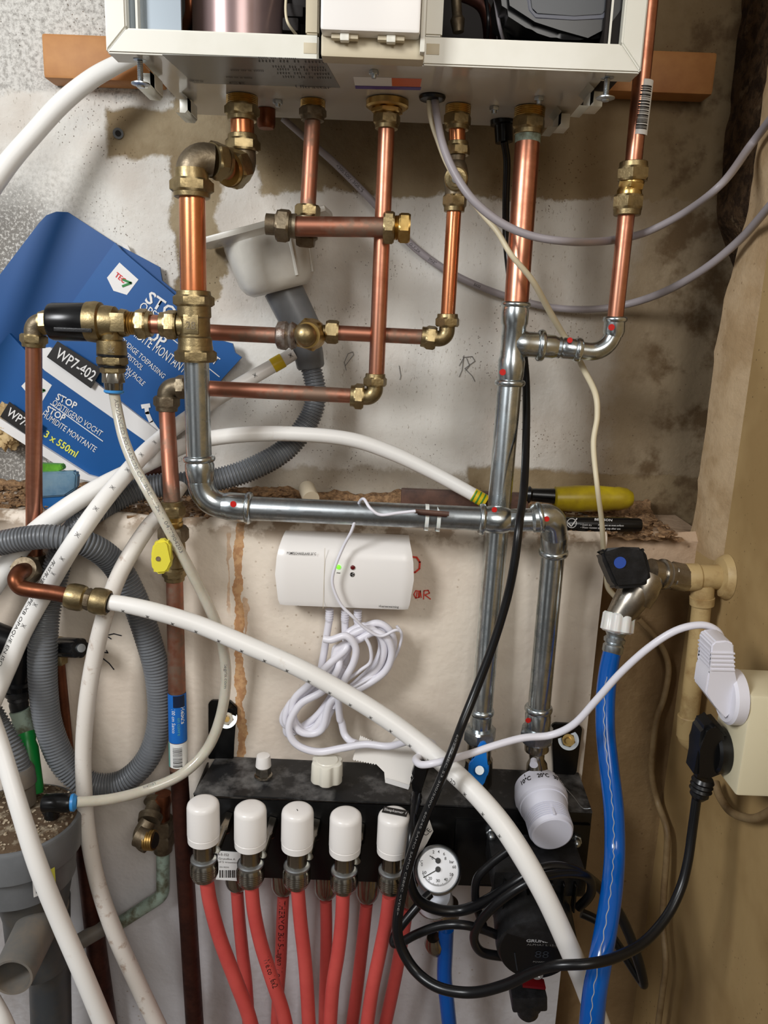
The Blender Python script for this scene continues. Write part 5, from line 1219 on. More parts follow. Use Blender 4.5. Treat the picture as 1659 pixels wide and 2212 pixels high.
red([(x, y, YK) for x, y in ((446, 1898), (454, 1950), (476, 2030), (510, 2120), (536, 2190), (556, 2270))], 15.5, 'leftmost red pipe in the front row, curving right')
red([(x, y, YK) for x, y in ((543, 1910), (549, 1970), (564, 2040), (586, 2110), (612, 2190), (628, 2270))], 15, 'second red pipe in the front row, curving right', ('Welco 16x2', 180, 80, 13, .1))
red([(x, y, YK) for x, y in ((643, 1918), (649, 1990), (658, 2070), (664, 2150), (670, 2270))], 15, 'middle red pipe in the front row')
red([(x, y, YK) for x, y in ((741, 1926), (738, 1990), (730, 2060), (718, 2140), (710, 2270))], 15, 'fourth red pipe in the front row, leaning left')
red([(x, y, YK) for x, y in ((841, 1934), (834, 1990), (820, 2060), (802, 2150), (786, 2270))], 15, 'fifth red pipe in the front row, right of the other four, leaning left')

# gauge
t = thing('pressure_gauge', 'round pressure and temperature gauge with chrome rim on the black housing', 'gauge', P(946, 1930, MY-.02))
gc = P(946, 1879, -.275); gn = (Vector((0, -.80, .60))).normalized(); s = sz(1, gc)
bm = BM(); lathe(bm, gc-gn*.034+Vector((0, .0, 0)), gc-gn*.004, [(0, 38*s), (.1, 44*s), (1, 47*s)], 48); obj('gauge_body', bm, 'black_paint', t)
bm = BM(); lathe(bm, gc-gn*.006, gc+gn*.004, [(0, 48*s), (.2, 51*s), (.6, 51*s), (.9, 48*s), (1, 45*s), (.8, 43.5*s)], 56, True, False); obj('chrome_rim', bm, 'steel', t)
bm = BM(); lathe(bm, gc-gn*.001, gc+gn*.0008, [(0, 44.5*s), (1, 44.5*s)], 56); dl = obj('dial', bm, 'glass_face', t)
gx_ = Vector((1, 0, 0)); gy = gn.cross(gx_).normalized(); 
if gy.z < 0: gy = -gy
def D(u, v, h=.0012): return gc+gx_*(u*s)+gy*(v*s)+gn*h
def dline(pts, w, m, nm, par=dl, h=.0012):
    bm = BM(); stroke(bm, [D(u, v, h) for u, v in pts], w*s, gn, .0002); return obj(nm, bm, m, par, smooth=0)
for k in range(0, 61):
    if k % 5 and k % 1: continue
bm = BM()
for k in range(49):
    th = math.radians(200+140*k/48); r0 = 33 if k % 6 else 31
    stroke(bm, [D(r0*math.cos(th), 4+r0*math.sin(th)), D(36*math.cos(th), 4+36*math.sin(th))], .7*s, gn, .0002)
obj('scale_marks', bm, 'print_black', dl, smooth=0)
for b_, u, v in (('0', -37, 6), ('10', -33, -9), ('20', -21, -20), ('30', -4, -24), ('40', 13, -21), ('50', 25, -11), ('60', 31, 4), ('bar', 25, 14), ('8', 14, 20), ('6', 11, 29), ('4', -1, 33), ('2', -12, 32), ('0', -14, 20), ('°C', -41, 12)):
    w_ = 4*len(b_)*(1 if len(b_) < 3 else .8); text(b_, D(u, v), D(u+w_, v), 6*s, 'print_black', dl, normal=gn, lift=.0001, bold=.01)
dline([(0, 1), (-31, -16)], 1.8, 'print_black', 'needle', h=.002); dline([(0, 18), (-18, 27)], 1.6, 'print_black', 'needle', h=.002)
for v in (1, 18):
    bm = BM(); lathe(bm, D(0, v, .001), D(0, v, .004), [(0, 6*s), (1, 5*s)], 24); obj('needle_hub', bm, 'black_matt', dl)
sp_ = thing('drain_valve', 'nickel drain valve with a white round end under the gauge, carrying a blue hose', 'valve', P(960, 2006, -.235))
turned('round_end', (938, 1945, -.252), (936, 1930, -.27), [(0, 40), (.5, 38), (1, 36)], 'gauge_white', sp_)
turned('end_rim', (939, 1950, -.250), (938, 1944, -.252), [(0, 30), (.5, 41), (1, 40)], 'steel', sp_)
turned('valve_body', (962, 1950, -.225), (962, 1985, -.225), [(0, 28), (.3, 30, 1), (.8, 34, 1), (1, 24)], 'chrome_worn', sp_)
turned('hose_tail', (962, 1984, -.225), (962, 2010, -.225), [(0, 22), (.5, 20), (1, 17)], 'nickel', sp_)
turned('blank_cap', (943, 2052, -.23), (936, 2024, -.236), [(0, 17), (.3, 22), (.6, 22), (1, 14)], 'nickel', sp_)
BH2 = [(964, 2006, -.235), (962, 2050, -.236), (960, 2110, -.238), (966, 2170, -.24), (976, 2270, -.24)]
tube('garden_hose', BH2, 16.5, 'blue_hose', label='short blue hose hanging from the drain valve under the gauge', cat='hose', n=10)
t = thing('certificate_tag', 'white folded tag with the CE mark left of the gauge', 'tag', P(915, 1850, MY-.01))
b_ = obj('tag_card', prism_w([P(926, 1766, MY-.006), P(936, 1796, MY-.010), P(922, 1822, MY-.014), P(900, 1856, MY-.014), P(892, 1850, MY-.012)], Vector((0, .0007, 0))), 'paper', t, smooth=0)
text('CE', P(920, 1804, MY-.0135), P(933, 1792, MY-.0135), sz(11, P(920, 1804, MY)), 'print_black', b_, lift=.0022)

# thermostatic head
t = thing('thermostatic_head', 'white ribbed thermostatic head with temperature scale, pointing at the viewer', 'thermostat', P(1170, 1790, -.26))
a = P(1162, 1702, -.215); ez = Vector((.06, -.96, -.18)).normalized(); s = sz(1, a)
def A_(d): return a+ez*d
bm = BM(); lathe(bm, A_(-.004), A_(.026), [(0, 44*s), (.06, 50*s), (.5, 55*s), (.8, 56*s), (1, 52*s)], 56); obj('scale_ring', bm, 'thermo_white', t)
bm = BM(); pr = [(0, 52*s), (.1, 51*s), (.11, 49*s), (.2, 49*s), (.45, 44*s)]; n = 7
for i in range(n): u0 = .44+.46*i/n; pr += [(u0, 45.5*s), (u0+.008, 41*s), (u0+.028, 41*s), (u0+.036, 45.5*s)]
pr += [(.93, 43*s), (.98, 42*s), (1, 39*s)]; lathe(bm, A_(.026), A_(.072), pr, 96); obj('grip', bm, 'thermo_white', t, smooth=15)
q = A_(.026); u_ = Vector((0, 0, 1))-ez*ez.z; u_.normalize()
bm = BM(); p0 = A_(.048)+u_*44.5*s; p1 = A_(.068)+u_*43.5*s; boxbm(bm, (p0+p1)/2, (.003, .021, .002), Matrix.Rotation(0, 3, 'X'), .0005); obj('grip_ridge', bm, 'thermo_white', t)
for b_, th in (('10°C', -.72), ('20°C', -.02), ('30°C', .62)):
    me = txtmesh(b_, .03); xs = [v.co.x for v in me.vertices]; x0, x1 = min(xs), max(xs); ym = max(v.co.y for v in me.vertices); sx = u_.cross(ez)
    if sx.x < 0: sx = -sx
    for v in me.vertices:
        ang = th+((v.co.x-x0)/(x1-x0)-.5)*.44; d = .015-(v.co.y/ym)*.0066; rr = 55.8*s
        v.co = A_(d)+(u_*math.cos(ang)+sx*math.sin(ang))*rr
    obj('scale_digits', me, 'print_black', t, smooth=0)
    bm = BM(); o1 = u_*math.cos(th)+sx*math.sin(th); stroke(bm, [A_(.005)+o1*54*s, A_(.0015)+o1*52.5*s], .0008, o1); obj('scale_tick', bm, 'print_black', t, smooth=0)
turned('pointer', (1153, 1642, YV-.022), (1153, 1652, YV-.030), [(0, 7), (1, 9)], 'thermo_white', t)
turned('valve_socket', (1160, 1664, YV), A_(-.002), [(0, 22), (.4, 27), (1, 34)], 'nickel', t)
cable('capillary_tube', [(1214, 1694, -.235), (1238, 1720, -.238), (1258, 1745, -.242), (1276, 1746, -.244)], .9, 'steel', 'hair-thin capillary tube from the thermostatic head to the black housing', cat='capillary')

# circulation pump
t = thing('circulation_pump', 'black circulation pump with a round control face at the lower right', 'pump', P(1160, 2150, -.30))
fc = P(1160, 2050, -.345); s = sz(1, fc); en = Vector((0, -1, -.08)).normalized()
bm = BM(); lathe(bm, fc-en*.098+Vector((.004, 0, .012)), fc, [(0, 70*s), (.12, 84*s), (.3, 84*s), (.34, 92*s), (.5, 92*s), (.55, 88*s), (.93, 88*s), (.99, 86*s), (1, 82*s)], 64); obj('motor_body', bm, 'black_matt', t)
bm = BM(); lathe(bm, fc, fc+en*.0012, [(0, 82*s), (1, 80*s)], 64); fcp = obj('control_face', bm, 'black_plastic', t)
fu = Vector((1, 0, 0)); fv_ = fu.cross(en); fv_ = -fv_ if fv_.z < 0 else fv_
def Q(u, v): return fc+en*.0016+fu*u*s+fv_*v*s
text('GRUNDFOS', Q(-26, 22), Q(48, 22), 8*s, 'print_silver', fcp, normal=en, bold=.03, lift=.0002); text('ALPHA1 L 15-60', Q(-24, 13), Q(48, 13), 5*s, 'print_grey', fcp, normal=en, lift=.0002)
text('88', Q(-4, -20), Q(26, -20), 19*s, 'screen_grey', fcp, normal=en, lift=.0002); text('POWER', Q(-6, -34), Q(20, -34), 4*s, 'print_grey', fcp, normal=en, lift=.0002)
def qst(nm, lines, w, m, par=fcp):
    bm = BM()
    for ln in lines: stroke(bm, [Q(*c) for c in ln], w*s, en)
    return obj(nm, bm, m, par, smooth=0)
qst('maker_emblem', [[(0, 44), (10, 42), (20, 33)], [(4, 33), (8, 38), (22, 46)]], 3, 'print_silver'); qst('scratch', [[(-48, -10), (-42, -40), (-38, -58)]], 2.5, 'screen_grey')
bm = BM(); lathe(bm, Q(6, -64)-en*.0005, Q(6, -64)+en*.003, [(0, 13*s), (1, 12*s)], 28); bt = obj('push_button', bm, 'print_grey', fcp, label='grey round button')
qst('button_mark', [[(3, -60), (10, -68)]], 3, 'print_white', fcp).location += Vector((0, -.0032, 0))
bm = BM(); hv = P(1150, 1888, -.29); boxbm(bm, Vector((hv.x+.004, -.279, hv.z+.004)), (.105, .068, .030), None, .006); obj('pump_housing', bm, 'black_matt', t)
for i in range(7):
    bm = BM(); boxbm(bm, Vector((hv.x-.036+i*.013, -.316, hv.z-.006)), (.0025, .012, .034), None, .0006); obj('cooling_fin', bm, 'black_paint', t)
bm = BM(); boxbm(bm, P(1140, 2148, -.318), (.040, .03, .020), Matrix.Rotation(-.1, 3, 'Y'), .003); pl_ = obj('pump_plug', bm, 'black_matt', t)
turned('plug_nose', (1140, 2150, -.318), (1140, 2196, -.316), [(0, 30), (.4, 31), (.42, 24), (.8, 23), (1, 14)], 'black_matt', pl_)
bm = BM(); boxbm(bm, P(1152, 2124, -.322), (.026, .012, .003), Matrix.Rotation(.08, 3, 'Y')); obj('red_seal', bm, 'led_red', pl_)
turned('union_nut', (1130, 1846, -.262), (1128, 1800, -.250), [(0, 40, 1), (.5, 42, 1), (1, 34)], 'black_paint', t)

# ---------------------------------------------------------------- black cables
MC = [(1089, 306, -.087, 8), (1095, 350, -.08, 8), (1093, 430, -.075, 8), (1094, 520, -.075, 8), (1105, 620, -.085, 8), (1122, 700, -.10, 8), (1134, 790, -.12, 8), (1137, 860, -.14, 8.5), (1136, 960, -.18, 8.5), (1132, 1050, -.225, 9), (1122, 1130, -.275, 9), (1112, 1210, -.285, 9.5), (1096, 1290, -.285, 9.5), (1066, 1390, -.29, 9.5), (1028, 1490, -.30, 10), (1000, 1560, -.315, 10), (978, 1620, -.335, 10.5), (950, 1690, -.345, 10.5), (916, 1770, -.35, 11), (888, 1850, -.352, 11), (868, 1930, -.355, 11), (858, 2000, -.36, 11.5), (868, 2050, -.365, 11.5), (900, 2100, -.375, 11.5), (950, 2134, -.39, 11.5), (1020, 2144, -.40, 11.5), (1090, 2128, -.415, 11.5), (1150, 2100, -.43, 11.5), (1200, 2086, -.445, 11), (1270, 2082, -.45, 11), (1330, 2068, -.44, 11), (1390, 2036, -.42, 11), (1440, 1980, -.40, 10.5), (1470, 1920, -.385, 10.5), (1486, 1860, -.375, 10), (1496, 1790, -.365, 10), (1506, 1716, -.36, 10)]
t = thing('mains_cable', 'thick black mains cable from the boiler underside to the black plug', 'cable', P(*MC[-1][:3])); tube('cable_sheath', MC, 8, 'black_rubber', t, n=8, seg=16)
wraptext('60227 IEC 53 300/500V  60245 SAMO SAMO CEBEC <VDE>', MC, 9, 1360, 380, 4, 'print_grey', t, off=-.1)
C2 = [(898, 1722, -.27, 6), (892, 1760, -.295, 7), (888, 1800, -.318, 8), (884, 1850, -.328, 10), (885, 1900, -.33, 11), (904, 1944, -.328, 11.5), (950, 1966, -.325, 11.5), (1000, 1966, -.325, 11.5), (1050, 1946, -.335, 11.5), (1100, 1914, -.345, 11.5), (1150, 1884, -.345, 11), (1200, 1872, -.34, 11), (1250, 1884, -.335, 11), (1290, 1912, -.318, 11), (1330, 1960, -.312, 11), (1360, 2020, -.318, 11), (1380, 2080, -.328, 11), (1391, 2126, -.330, 9), (1378, 2108, -.318, 10), (1340, 2050, -.306, 10), (1300, 1996, -.298, 10), (1256, 1972, -.292, 10)]
t = thing('pump_cable', 'black pump cable looping below the gauge and over the pump to the right', 'cable', P(*C2[0][:3])); tube('cable_sheath', C2, 10, 'black_rubber', t, n=8, seg=16)
cn = plate('connector', [(902, 1640), (930, 1640), (928, 1660), (914, 1700), (908, 1726), (892, 1726), (894, 1690), (888, 1680), (898, 1650)], -.266, .012, 'black_plastic', t, bev=.003)
turned('connector_sleeve', (900, 1716, -.262), (893, 1762, -.296), [(0, 11), (.1, 13), (.2, 11), (.3, 13), (.4, 11), (.5, 12), (.6, 9), (.7, 10), (1, 7)], 'black_rubber', t)
tube('pump_lead', [(1086, 2026, -.33), (1050, 2010, -.34), (1000, 1998, -.345), (950, 2000, -.34), (900, 2018, -.335), (866, 2036, -.33), (850, 2036, -.325), (858, 2012, -.32), (900, 1960, -.31), (930, 1930, -.30)], 9.5, 'black_rubber', label='black cable bent back in a tight loop at the red pipes', cat='cable', n=10, seg=16)
tube('pump_lead', [(1250, 1960, -.32), (1276, 1930, -.33), (1270, 1896, -.335), (1220, 1886, -.345), (1150, 1902, -.362), (1080, 1946, -.362), (1038, 1990, -.352), (1024, 2026, -.342), (1040, 2056, -.335), (1086, 2066, -.33)], 10, 'black_rubber', label='black cable loop hugging the left and top sides of the pump', cat='cable', n=10, seg=16)
tube('pump_lead', [(1100, 1836, -.33), (1060, 1866, -.33), (1030, 1900, -.33), (1028, 1950, -.325), (1044, 2000, -.32)], 9, 'black_rubber', label='black cable rising left of the pump toward the black housing', cat='cable', n=10, seg=16)

# ---------------------------------------------------------------- grey and cream cables up top
YC_ = PZ(938, 207, ZB).y
def onr(x, y): return PX(x, y, XW-.008).y
cable('grey_cable', [(938, 205, YC_, 8), (944, 250, YC_-.01, 8), (956, 310, YC_-.02, 8.5), (980, 370, YC_-.03, 9), (1020, 430, YC_-.04, 9), (1080, 480, YC_-.045, 9), (1150, 510, YC_-.05, 8.5), (1230, 522, YC_-.045, 8.5), (1290, 522, YC_+.01, 8.5), (1340, 516, YC_+.045, 8.5), (1400, 500, YC_+.03, 8), (1480, 458, YC_-.0, 8), (1560, 396, YC_-.05, 8.5), (1620, 316, onr(1620, 316), 9), (1670, 250, onr(1670, 250), 9)], 8.5, 'cable_grey', 'grey cable from the boiler grommet sagging in front of thick copper pipe to right')
GC = [(610, 255, -.045, 7), (650, 290, -.035, 7), (720, 350, -.02, 8), (800, 430, -.015, 8), (880, 520, -.012, 8), (950, 575, -.012, 8), (1020, 612, -.012, 7.5), (1100, 642, -.012, 7.5), (1190, 664, -.014, 7.5), (1280, 668, -.02, 7.5), (1360, 656, -.03, 8), (1440, 628, -.07, 8.5), (1520, 582, -.12, 8.5), (1600, 516, onr(1600, 516), 9), (1670, 436, onr(1670, 436), 9)]
t = thing('grey_cable', 'printed grey cable running diagonally behind the pipes along the upper wall', 'cable', P(*GC[0][:3])); tube('cable_sheath', GC, 8, 'cable_grey', t, n=10, seg=16)
wraptext('<300/500V 3G0,75', GC, 8, 150, 80, 7, 'print_black', t); wraptext('ÖLFLEX', GC, 8, 385, 30, 8, 'print_black', t); wraptext('SMART', GC, 8, 440, 20, 7, 'print_black', t); wraptext('BK02', GC, 8, 560, 16, 6, 'print_black', t)
cable('cream_cable', [(926, 206, YC_, 5), (929, 250, YC_-.003, 5), (944, 300, YC_-.003, 5), (974, 370, YC_-.006, 5.5), (1036, 455, YC_-.01, 6), (1074, 500, YC_-.02, 6), (1104, 550, YC_-.03, 6), (1150, 606, YC_-.018, 6.5), (1188, 674, YC_+.016, 7), (1220, 728, YC_+.042, 6.5), (1243, 762, YC_+.046, 6), (1262, 800, YC_+.036, 6.5), (1286, 850, YC_, 6.5), (1290, 900, YC_-.01, 6), (1282, 960, YC_-.02, 6), (1290, 1050, YC_-.04, 5.5), (1300, 1130, YC_-.02, 5.5), (1304, 1200, YC_+.005, 5.5), (1310, 1260, YC_+.012, 6), (1330, 1290, YC_+.016, 6), (1372, 1330, -.150, 6.5)], 6, 'cable_cream', 'thin cream cable snaking from the boiler grommet down to the stop tap')
CP = [(1380, 1338, -.146, 6.5), (1424, 1388, -.146, 6.5), (1444, 1440, -.146, 6.5), (1436, 1500, -.146, 6.5), (1420, 1550, -.146, 6.5), (1412, 1600, -.148, 6.5), (1408, 1670, -.148, 6.5), (1420, 1730, -.148, 7), (1440, 1790, -.15, 7), (1440, 1850, -.15, 7), (1434, 1930, -.15, 7), (1432, 2000, -.15, 6.5), (1438, 2080, -.15, 6.5), (1430, 2150, -.15, 6.5), (1418, 2240, -.15, 6.5)]
CP = [(x, y, Y if P(x, y, Y).x < XW-.008 else PX(x, y, XW-.008).y, r) for x, y, Y, r in CP]
cable('painted_cable', CP, 7, 'cable_painted', 'thin tan painted cable wandering down the recess wall right of the blue hose')

# ---------------------------------------------------------------- stop tap, blue hose
pz = PX(1570, 1245, XW+.012); YT_ = pz.y; print('tapY', YT_)
YT_ = max(min(YT_, -.19), -.30)
t = thing('stop_tap', 'chrome stop tap with a black handle and blue dot on painted pipe', 'tap', P(1340, 1330, YT_))
turned('tap_inlet', (1480, 1248, YT_), (1404, 1236, YT_-.01), [(0, 30), (.4, 31, 1), (.42, 28), (.6, 27), (.62, 33), (.7, 33), (.72, 28), (1, 30)], 'chrome_worn', t)
turned('gasket_ring', (1438, 1242, YT_-.004), (1431, 1241, YT_-.005), [(0, 32), (1, 33)], 'pvc_dusty', t)
hb = turned('tap_body', (1404, 1236, YT_-.01), (1372, 1300, YT_-.015), [(0, 30), (.2, 36), (.6, 38), (1, 34)], 'chrome_worn', t)
turned('tap_outlet', (1380, 1270, YT_-.014), (1336, 1334, YT_-.02), [(0, 34), (.3, 36), (.6, 33), (.9, 29), (1, 28)], 'chrome_worn', t)
hd = obj('handle', prism_w([P(x, y, YT_-.052) for x, y in ((1298, 1190), (1306, 1184), (1346, 1181), (1390, 1182), (1396, 1190), (1408, 1236), (1406, 1256), (1388, 1268), (1334, 1272), (1326, 1264), (1300, 1204))], Vector((.004, .034, -.012)), None, .004), 'black_matt', t, label='black tap handle')
p = P(1339, 1215, YT_-.0525); turned('blue_dot', p, p+Vector((0, -.001, 0)), [(0, 13), (1, 13)], 'blue_dot', hd)
lobed('hose_nut', (1338, 1324, YT_-.018), (1332, 1366, YT_-.024), 36, 'clear_white', t, 8, .12, ((0, .86), (.1, .95), (.9, .98), (1, .8)))
turned('hose_ferrule', (1331, 1362, YT_-.024), (1322, 1412, YT_-.03), [(0, 20), (.1, 22), (.25, 18), (.35, 23), (.5, 22), (.55, 18), (.65, 22), (.9, 22), (1, 19)], 'steel', t)
BH = [(1323, 1404, YT_-.03, 19), (1314, 1450, YT_-.035, 20), (1308, 1510, YT_-.045, 20.5), (1308, 1580, YT_-.06, 20.5), (1316, 1660, YT_-.08, 21), (1326, 1750, YT_-.10, 21.5), (1328, 1840, YT_-.12, 22), (1322, 1920, YT_-.155, 23), (1310, 2000, YT_-.185, 24), (1296, 2080, YT_-.208, 25), (1284, 2150, YT_-.215, 26), (1274, 2260, YT_-.22, 27)]
BH = [(x, y, max(Y, -.425), r) for x, y, Y, r in BH]
t = thing('garden_hose', 'long bright blue reinforced hose hanging from the stop tap to the bottom edge', 'hose', P(1274, 2230, -.4)); tube('hose_wall', BH, 21, 'blue_hose', t, n=10, seg=28)
pts, rad = S([(a[0], a[1], a[2], a[3]) for a in BH], 21, 10); pts, rad = resample(pts, rad, .002); bm = BM()
tt_, _ = frames(pts)
wv = []
for i, (p, r_, d) in enumerate(zip(pts, rad, tt_)):
    nn = CAM-p; nn = (nn-d*nn.dot(d)).normalized(); bb = nn.cross(d); a_ = -.1+.06*math.sin(i*.9); 
    if i > 14: wv.append(p+(nn*math.cos(a_)+bb*math.sin(a_))*r_)
sweep(bm, wv, [.0005]*len(wv), 6); obj('reinforcing_thread', bm, 'print_silver', t)
# painted supply pipe on the right wall
t = thing('painted_supply_pipe', 'cream painted water pipe with tee and wall rosette at the right wall', 'pipe', P(1500, 1620, YT_))
turned('tee_body', (1478, 1247, YT_), (1560, 1246, YT_), [(0, 28), (.05, 30), (.35, 30), (.4, 27), (.9, 27), (1, 24)], 'painted_pipe', t)
pr_ = P(1560, 1246, YT_); turned('rosette', Vector((XW+.0005, pr_.y, pr_.z)), Vector((XW+.0115, pr_.y, pr_.z)), [(0, 20), (.3, 42), (.8, 49), (1, 50)], 'painted_pipe', t)
turned('inlet_stub', pr_, Vector((XW+.008, pr_.y, pr_.z)), [(0, 22), (1, 22)], 'painted_pipe', t)
turned('branch', (1518, 1262, YT_), (1516, 1306, YT_), [(0, 24), (.6, 24), (.62, 26), (1, 25)], 'painted_pipe', t)
tube('riser', [(1516, 1300, YT_), (1510, 1360, YT_), (1488, 1550, YT_)], 20, 'painted_pipe', t, smooth=False)
turned('elbow_socket', (1488, 1545, YT_), (1484, 1590, YT_), [(0, 21), (.05, 23), (1, 22)], 'painted_pipe', t)
elbow('elbow_body', (1484, 1585, YT_), (1482, 1604, YT_), (1560, 1606, YT_), 20, 'painted_pipe', t, 26)
# socket box on the right wall
c1 = PX(1624, 1503, .345); c2 = PX(1583, 1711, .345); print('sock', c1, c2)
t = thing('socket_box', 'cream surface-mounted socket box at the right edge with two plugs', 'socket', Vector((.37, c1.y+.05, c2.z)))
y0, z1_, z0_ = c1.y, c1.z, c2.z; yb_ = PX(1586, 1423, .352).y; print('yb', yb_)
yb_ = max(yb_, y0+.06)
bxm = box('box_shell', .345, XW+.0115, y0, yb_, z0_, z1_, 'socket_cream', t, bev=.003)
p = Vector((.378, y0-.0004, (z0_+z1_)/2)); bm = BM(); ball(bm, p, .010, (1, .05, 1.6)); obj('glue_stain', bm, 'foam', t)
def plugdisc(name, x, y, X, r, m, par, th=.006):
    p = PX(x, y, X); turned(name, Vector((X, p.y, p.z)), Vector((X-th, p.y, p.z)), [(0, r), (.8, r), (1, r*.9)], m, par); return p
t = thing('mains_plug', 'white angled mains plug in the upper socket of the cream box', 'plug', PX(1595, 1505, .343))
p = plugdisc('plug_face', 1592, 1505, .3445, 60, 'white_cable', t, .012)
Yp = p.y
pp = [(1545, 1386), (1572, 1384), (1586, 1392), (1587, 1450), (1588, 1474), (1600, 1500), (1594, 1532), (1566, 1554), (1542, 1522), (1524, 1498), (1530, 1456), (1537, 1446), (1537, 1394)]
obj('plug_body', prism_w([P(x, y, Yp-.014) for x, y in pp], Vector((0, .03, 0)), None, .0015), 'white_cable', t)
for i in range(5):
    y = 1410+i*9; obj('grip_rib', prism_w([P(x, yy, Yp-.0152) for x, yy in ((1536, y), (1588, y+1), (1588, y+4), (1536, y+3))], Vector((0, .0316, 0))), 'white_cable', t)
t = thing('mains_plug', 'black angled mains plug in the lower socket of the cream box', 'plug', PX(1560, 1610, .343))
p = plugdisc('plug_face', 1562, 1620, .3445, 50, 'black_plastic', t, .012); Yp2 = p.y
pp = [(1518, 1578), (1532, 1566), (1552, 1562), (1572, 1584), (1578, 1620), (1566, 1656), (1548, 1668), (1540, 1690), (1500, 1684), (1512, 1620)]
obj('plug_body', prism_w([P(x, y, Yp2-.014) for x, y in pp], Vector((0, .028, 0)), None, .004), 'black_plastic', t)
turned('strain_relief', (1520, 1680, Yp2), (1508, 1726, Yp2), [(0, 20), (.15, 24), (.25, 20), (.35, 24), (.45, 20), (.55, 24), (.65, 19), (.8, 20), (1, 12)], 'black_rubber', t, smooth=20)
print('plugY', Yp, Yp2)
def onright(x, y, Y, X=XW+.002):
    p = P(x, y, Y)
    return Y if p.x < X else PX(x, y, X).y
cable('painted_cable', [(x, y, PX(x, y, XW-.004).y) for x, y in ((1545, 1690), (1556, 1722), (1580, 1754), (1620, 1768), (1650, 1760), (1700, 1728))], 9, 'cable_painted', 'thick painted cable looping under the cream socket box')

# ---------------------------------------------------------------- lower left corner
YS_ = -.27
t = thing('siphon_pot', 'big grey plastic siphon pot with dirt on its lid at the lower left', 'siphon', P(38, 1960, YS_))
a = P(38, 1765, YS_); s = sz(1, a); R_ = 128*s
bm = BM(); lathe(bm, a+Vector((0, 0, -.078)), a+Vector((0, 0, 0)), [(0, R_*.86), (.45, R_*.90), (.47, R_*.96), (.5, R_), (.95, R_*1.02), (.99, R_*1.0), (1, R_*.96)], 72); obj('pot_body', bm, 'pvc_grey', t)
bm = BM(); lathe(bm, a+Vector((0, 0, .0002)), a+Vector((0, 0, .002)), [(0, R_*.95), (1, R_*.9)], 72)
bmesh.ops.subdivide_edges(bm, edges=bm.edges[:], cuts=1); obj('dirt_layer', bm, 'dirt', t, kind=None)
bm = BM(); lathe(bm, a+Vector((0, 0, -.20)), a+Vector((0, 0, -.078)), [(0, R_*.5), (.6, R_*.52), (.9, R_*.62), (1, R_*.66)], 48); 
for v in bm.verts: v.co.x += .012
obj('pot_foot', bm, 'pvc_dark', t)
pl2 = wrap_label('pot_label', P(94, 1872, YS_), P(94, 1930, YS_), 1, .1, 'label_white', t) if False else None
def potpt(th, dz, k=1.005): return a+Vector((math.sin(th)*R_*k, -math.cos(th)*R_*k, dz))
def potpatch(nm, t0, t1, z0, z1, m, par, k=1.012):
    bm = BM(); V = [[bm.verts.new(potpt(t0+(t1-t0)*i/6, z, k)) for i in range(7)] for z in (z0, z1)]
    for i in range(6): bm.faces.new((V[0][i], V[0][i+1], V[1][i+1], V[1][i]))
    return obj(nm, bm, m, par)
pl2 = potpatch('pot_label', .62, .98, -.060, -.034, 'label_white', t, 1.0); potpatch('yellow_stripe', .90, .98, -.060, -.034, 'label_yellow' if 'label_yellow' in MATS else 'print_yellow', pl2, 1.004)
for i in range(4): potpatch('barcode_bar', .66+i*.05, .68+i*.05, -.056, -.040, 'print_black', pl2, 1.004)
bm = BM()
for i in range(260):
    th, r_ = random.uniform(0, 6.28), R_*.93*math.sqrt(random.random()); q_ = random.uniform(.0006, .0024); c = a+Vector((math.cos(th)*r_, math.sin(th)*r_, .0022+q_*.2))
    boxbm(bm, c, (q_*random.uniform(1, 2.4), q_, q_*.4), Matrix.Rotation(random.uniform(0, 3), 3, 'Z') @ Matrix.Rotation(random.uniform(-.4, .4), 3, 'X'))
setp(obj('plaster_crumbs', bm, 'white_crumb', smooth=0), 'white and brown plaster crumbs scattered on the siphon pot lid', 'crumbs', kind='stuff')
tt = thing('push_elbow', 'black push-in elbow with a blue ring on the siphon pot', 'elbow', P(90, 1755, YS_-.01))
turned('elbow_body', (94, 1736, -.282), (155, 1734, -.281), [(0, 18), (.1, 21), (.9, 20), (1, 17)], 'black_plastic', tt)
turned('elbow_foot', (112, 1740, -.282), (112, 1764, -.282), [(0, 18), (.5, 20), (.6, 15), (1, 16)], 'black_plastic', tt)
turned('release_ring', (154, 1734, -.281), (167, 1733, -.28), [(0, 18), (.5, 19), (1, 12)], 'blue_ring', tt)
t = thing('waste_pipe', 'wide dusty grey waste pipe with an open end under the siphon pot', 'pipe', P(30, 2130, -.33))
p0, p1 = P(104, 1950, -.26), P(26, 2112, -.375); s = sz(1, p1); bm = BM(); d = (p1-p0)
lathe(bm, p0, p1, [(0, 50*s), (.98, 44*s), (1, 43*s), (1, 38*s), (.75, 37*s), (.6, 30*s)], 48, True, True); obj('pipe_wall', bm, 'pvc_dusty', t)
t = thing('waste_pipe', 'dark grey vertical waste pipe behind the open-ended one at the lower left', 'pipe', P(120, 2230, -.24))
turned('pipe_wall', (104, 1940, -.235), (112, 2260, -.235), [(0, 44), (.3, 42), (.32, 46), (.42, 46), (.44, 42), (1, 42)], 'pvc_dark', t)
straight('copper_pipe', (176, 1790, -.185), (236, 2270, -.185), 17, 'copper_stain', 'dark brown pipe running down behind two white hoses at the lower left', r2=24)
for q in (('pipe_branch', (118, 2066, -.225), (238, 1995, -.185), 17, 'pvc_dusty', 'dusty pipe branch slanting up from the dark waste pipe to the brown pipe'),): straight(q[0], q[1], q[2], q[3], q[4], q[5])
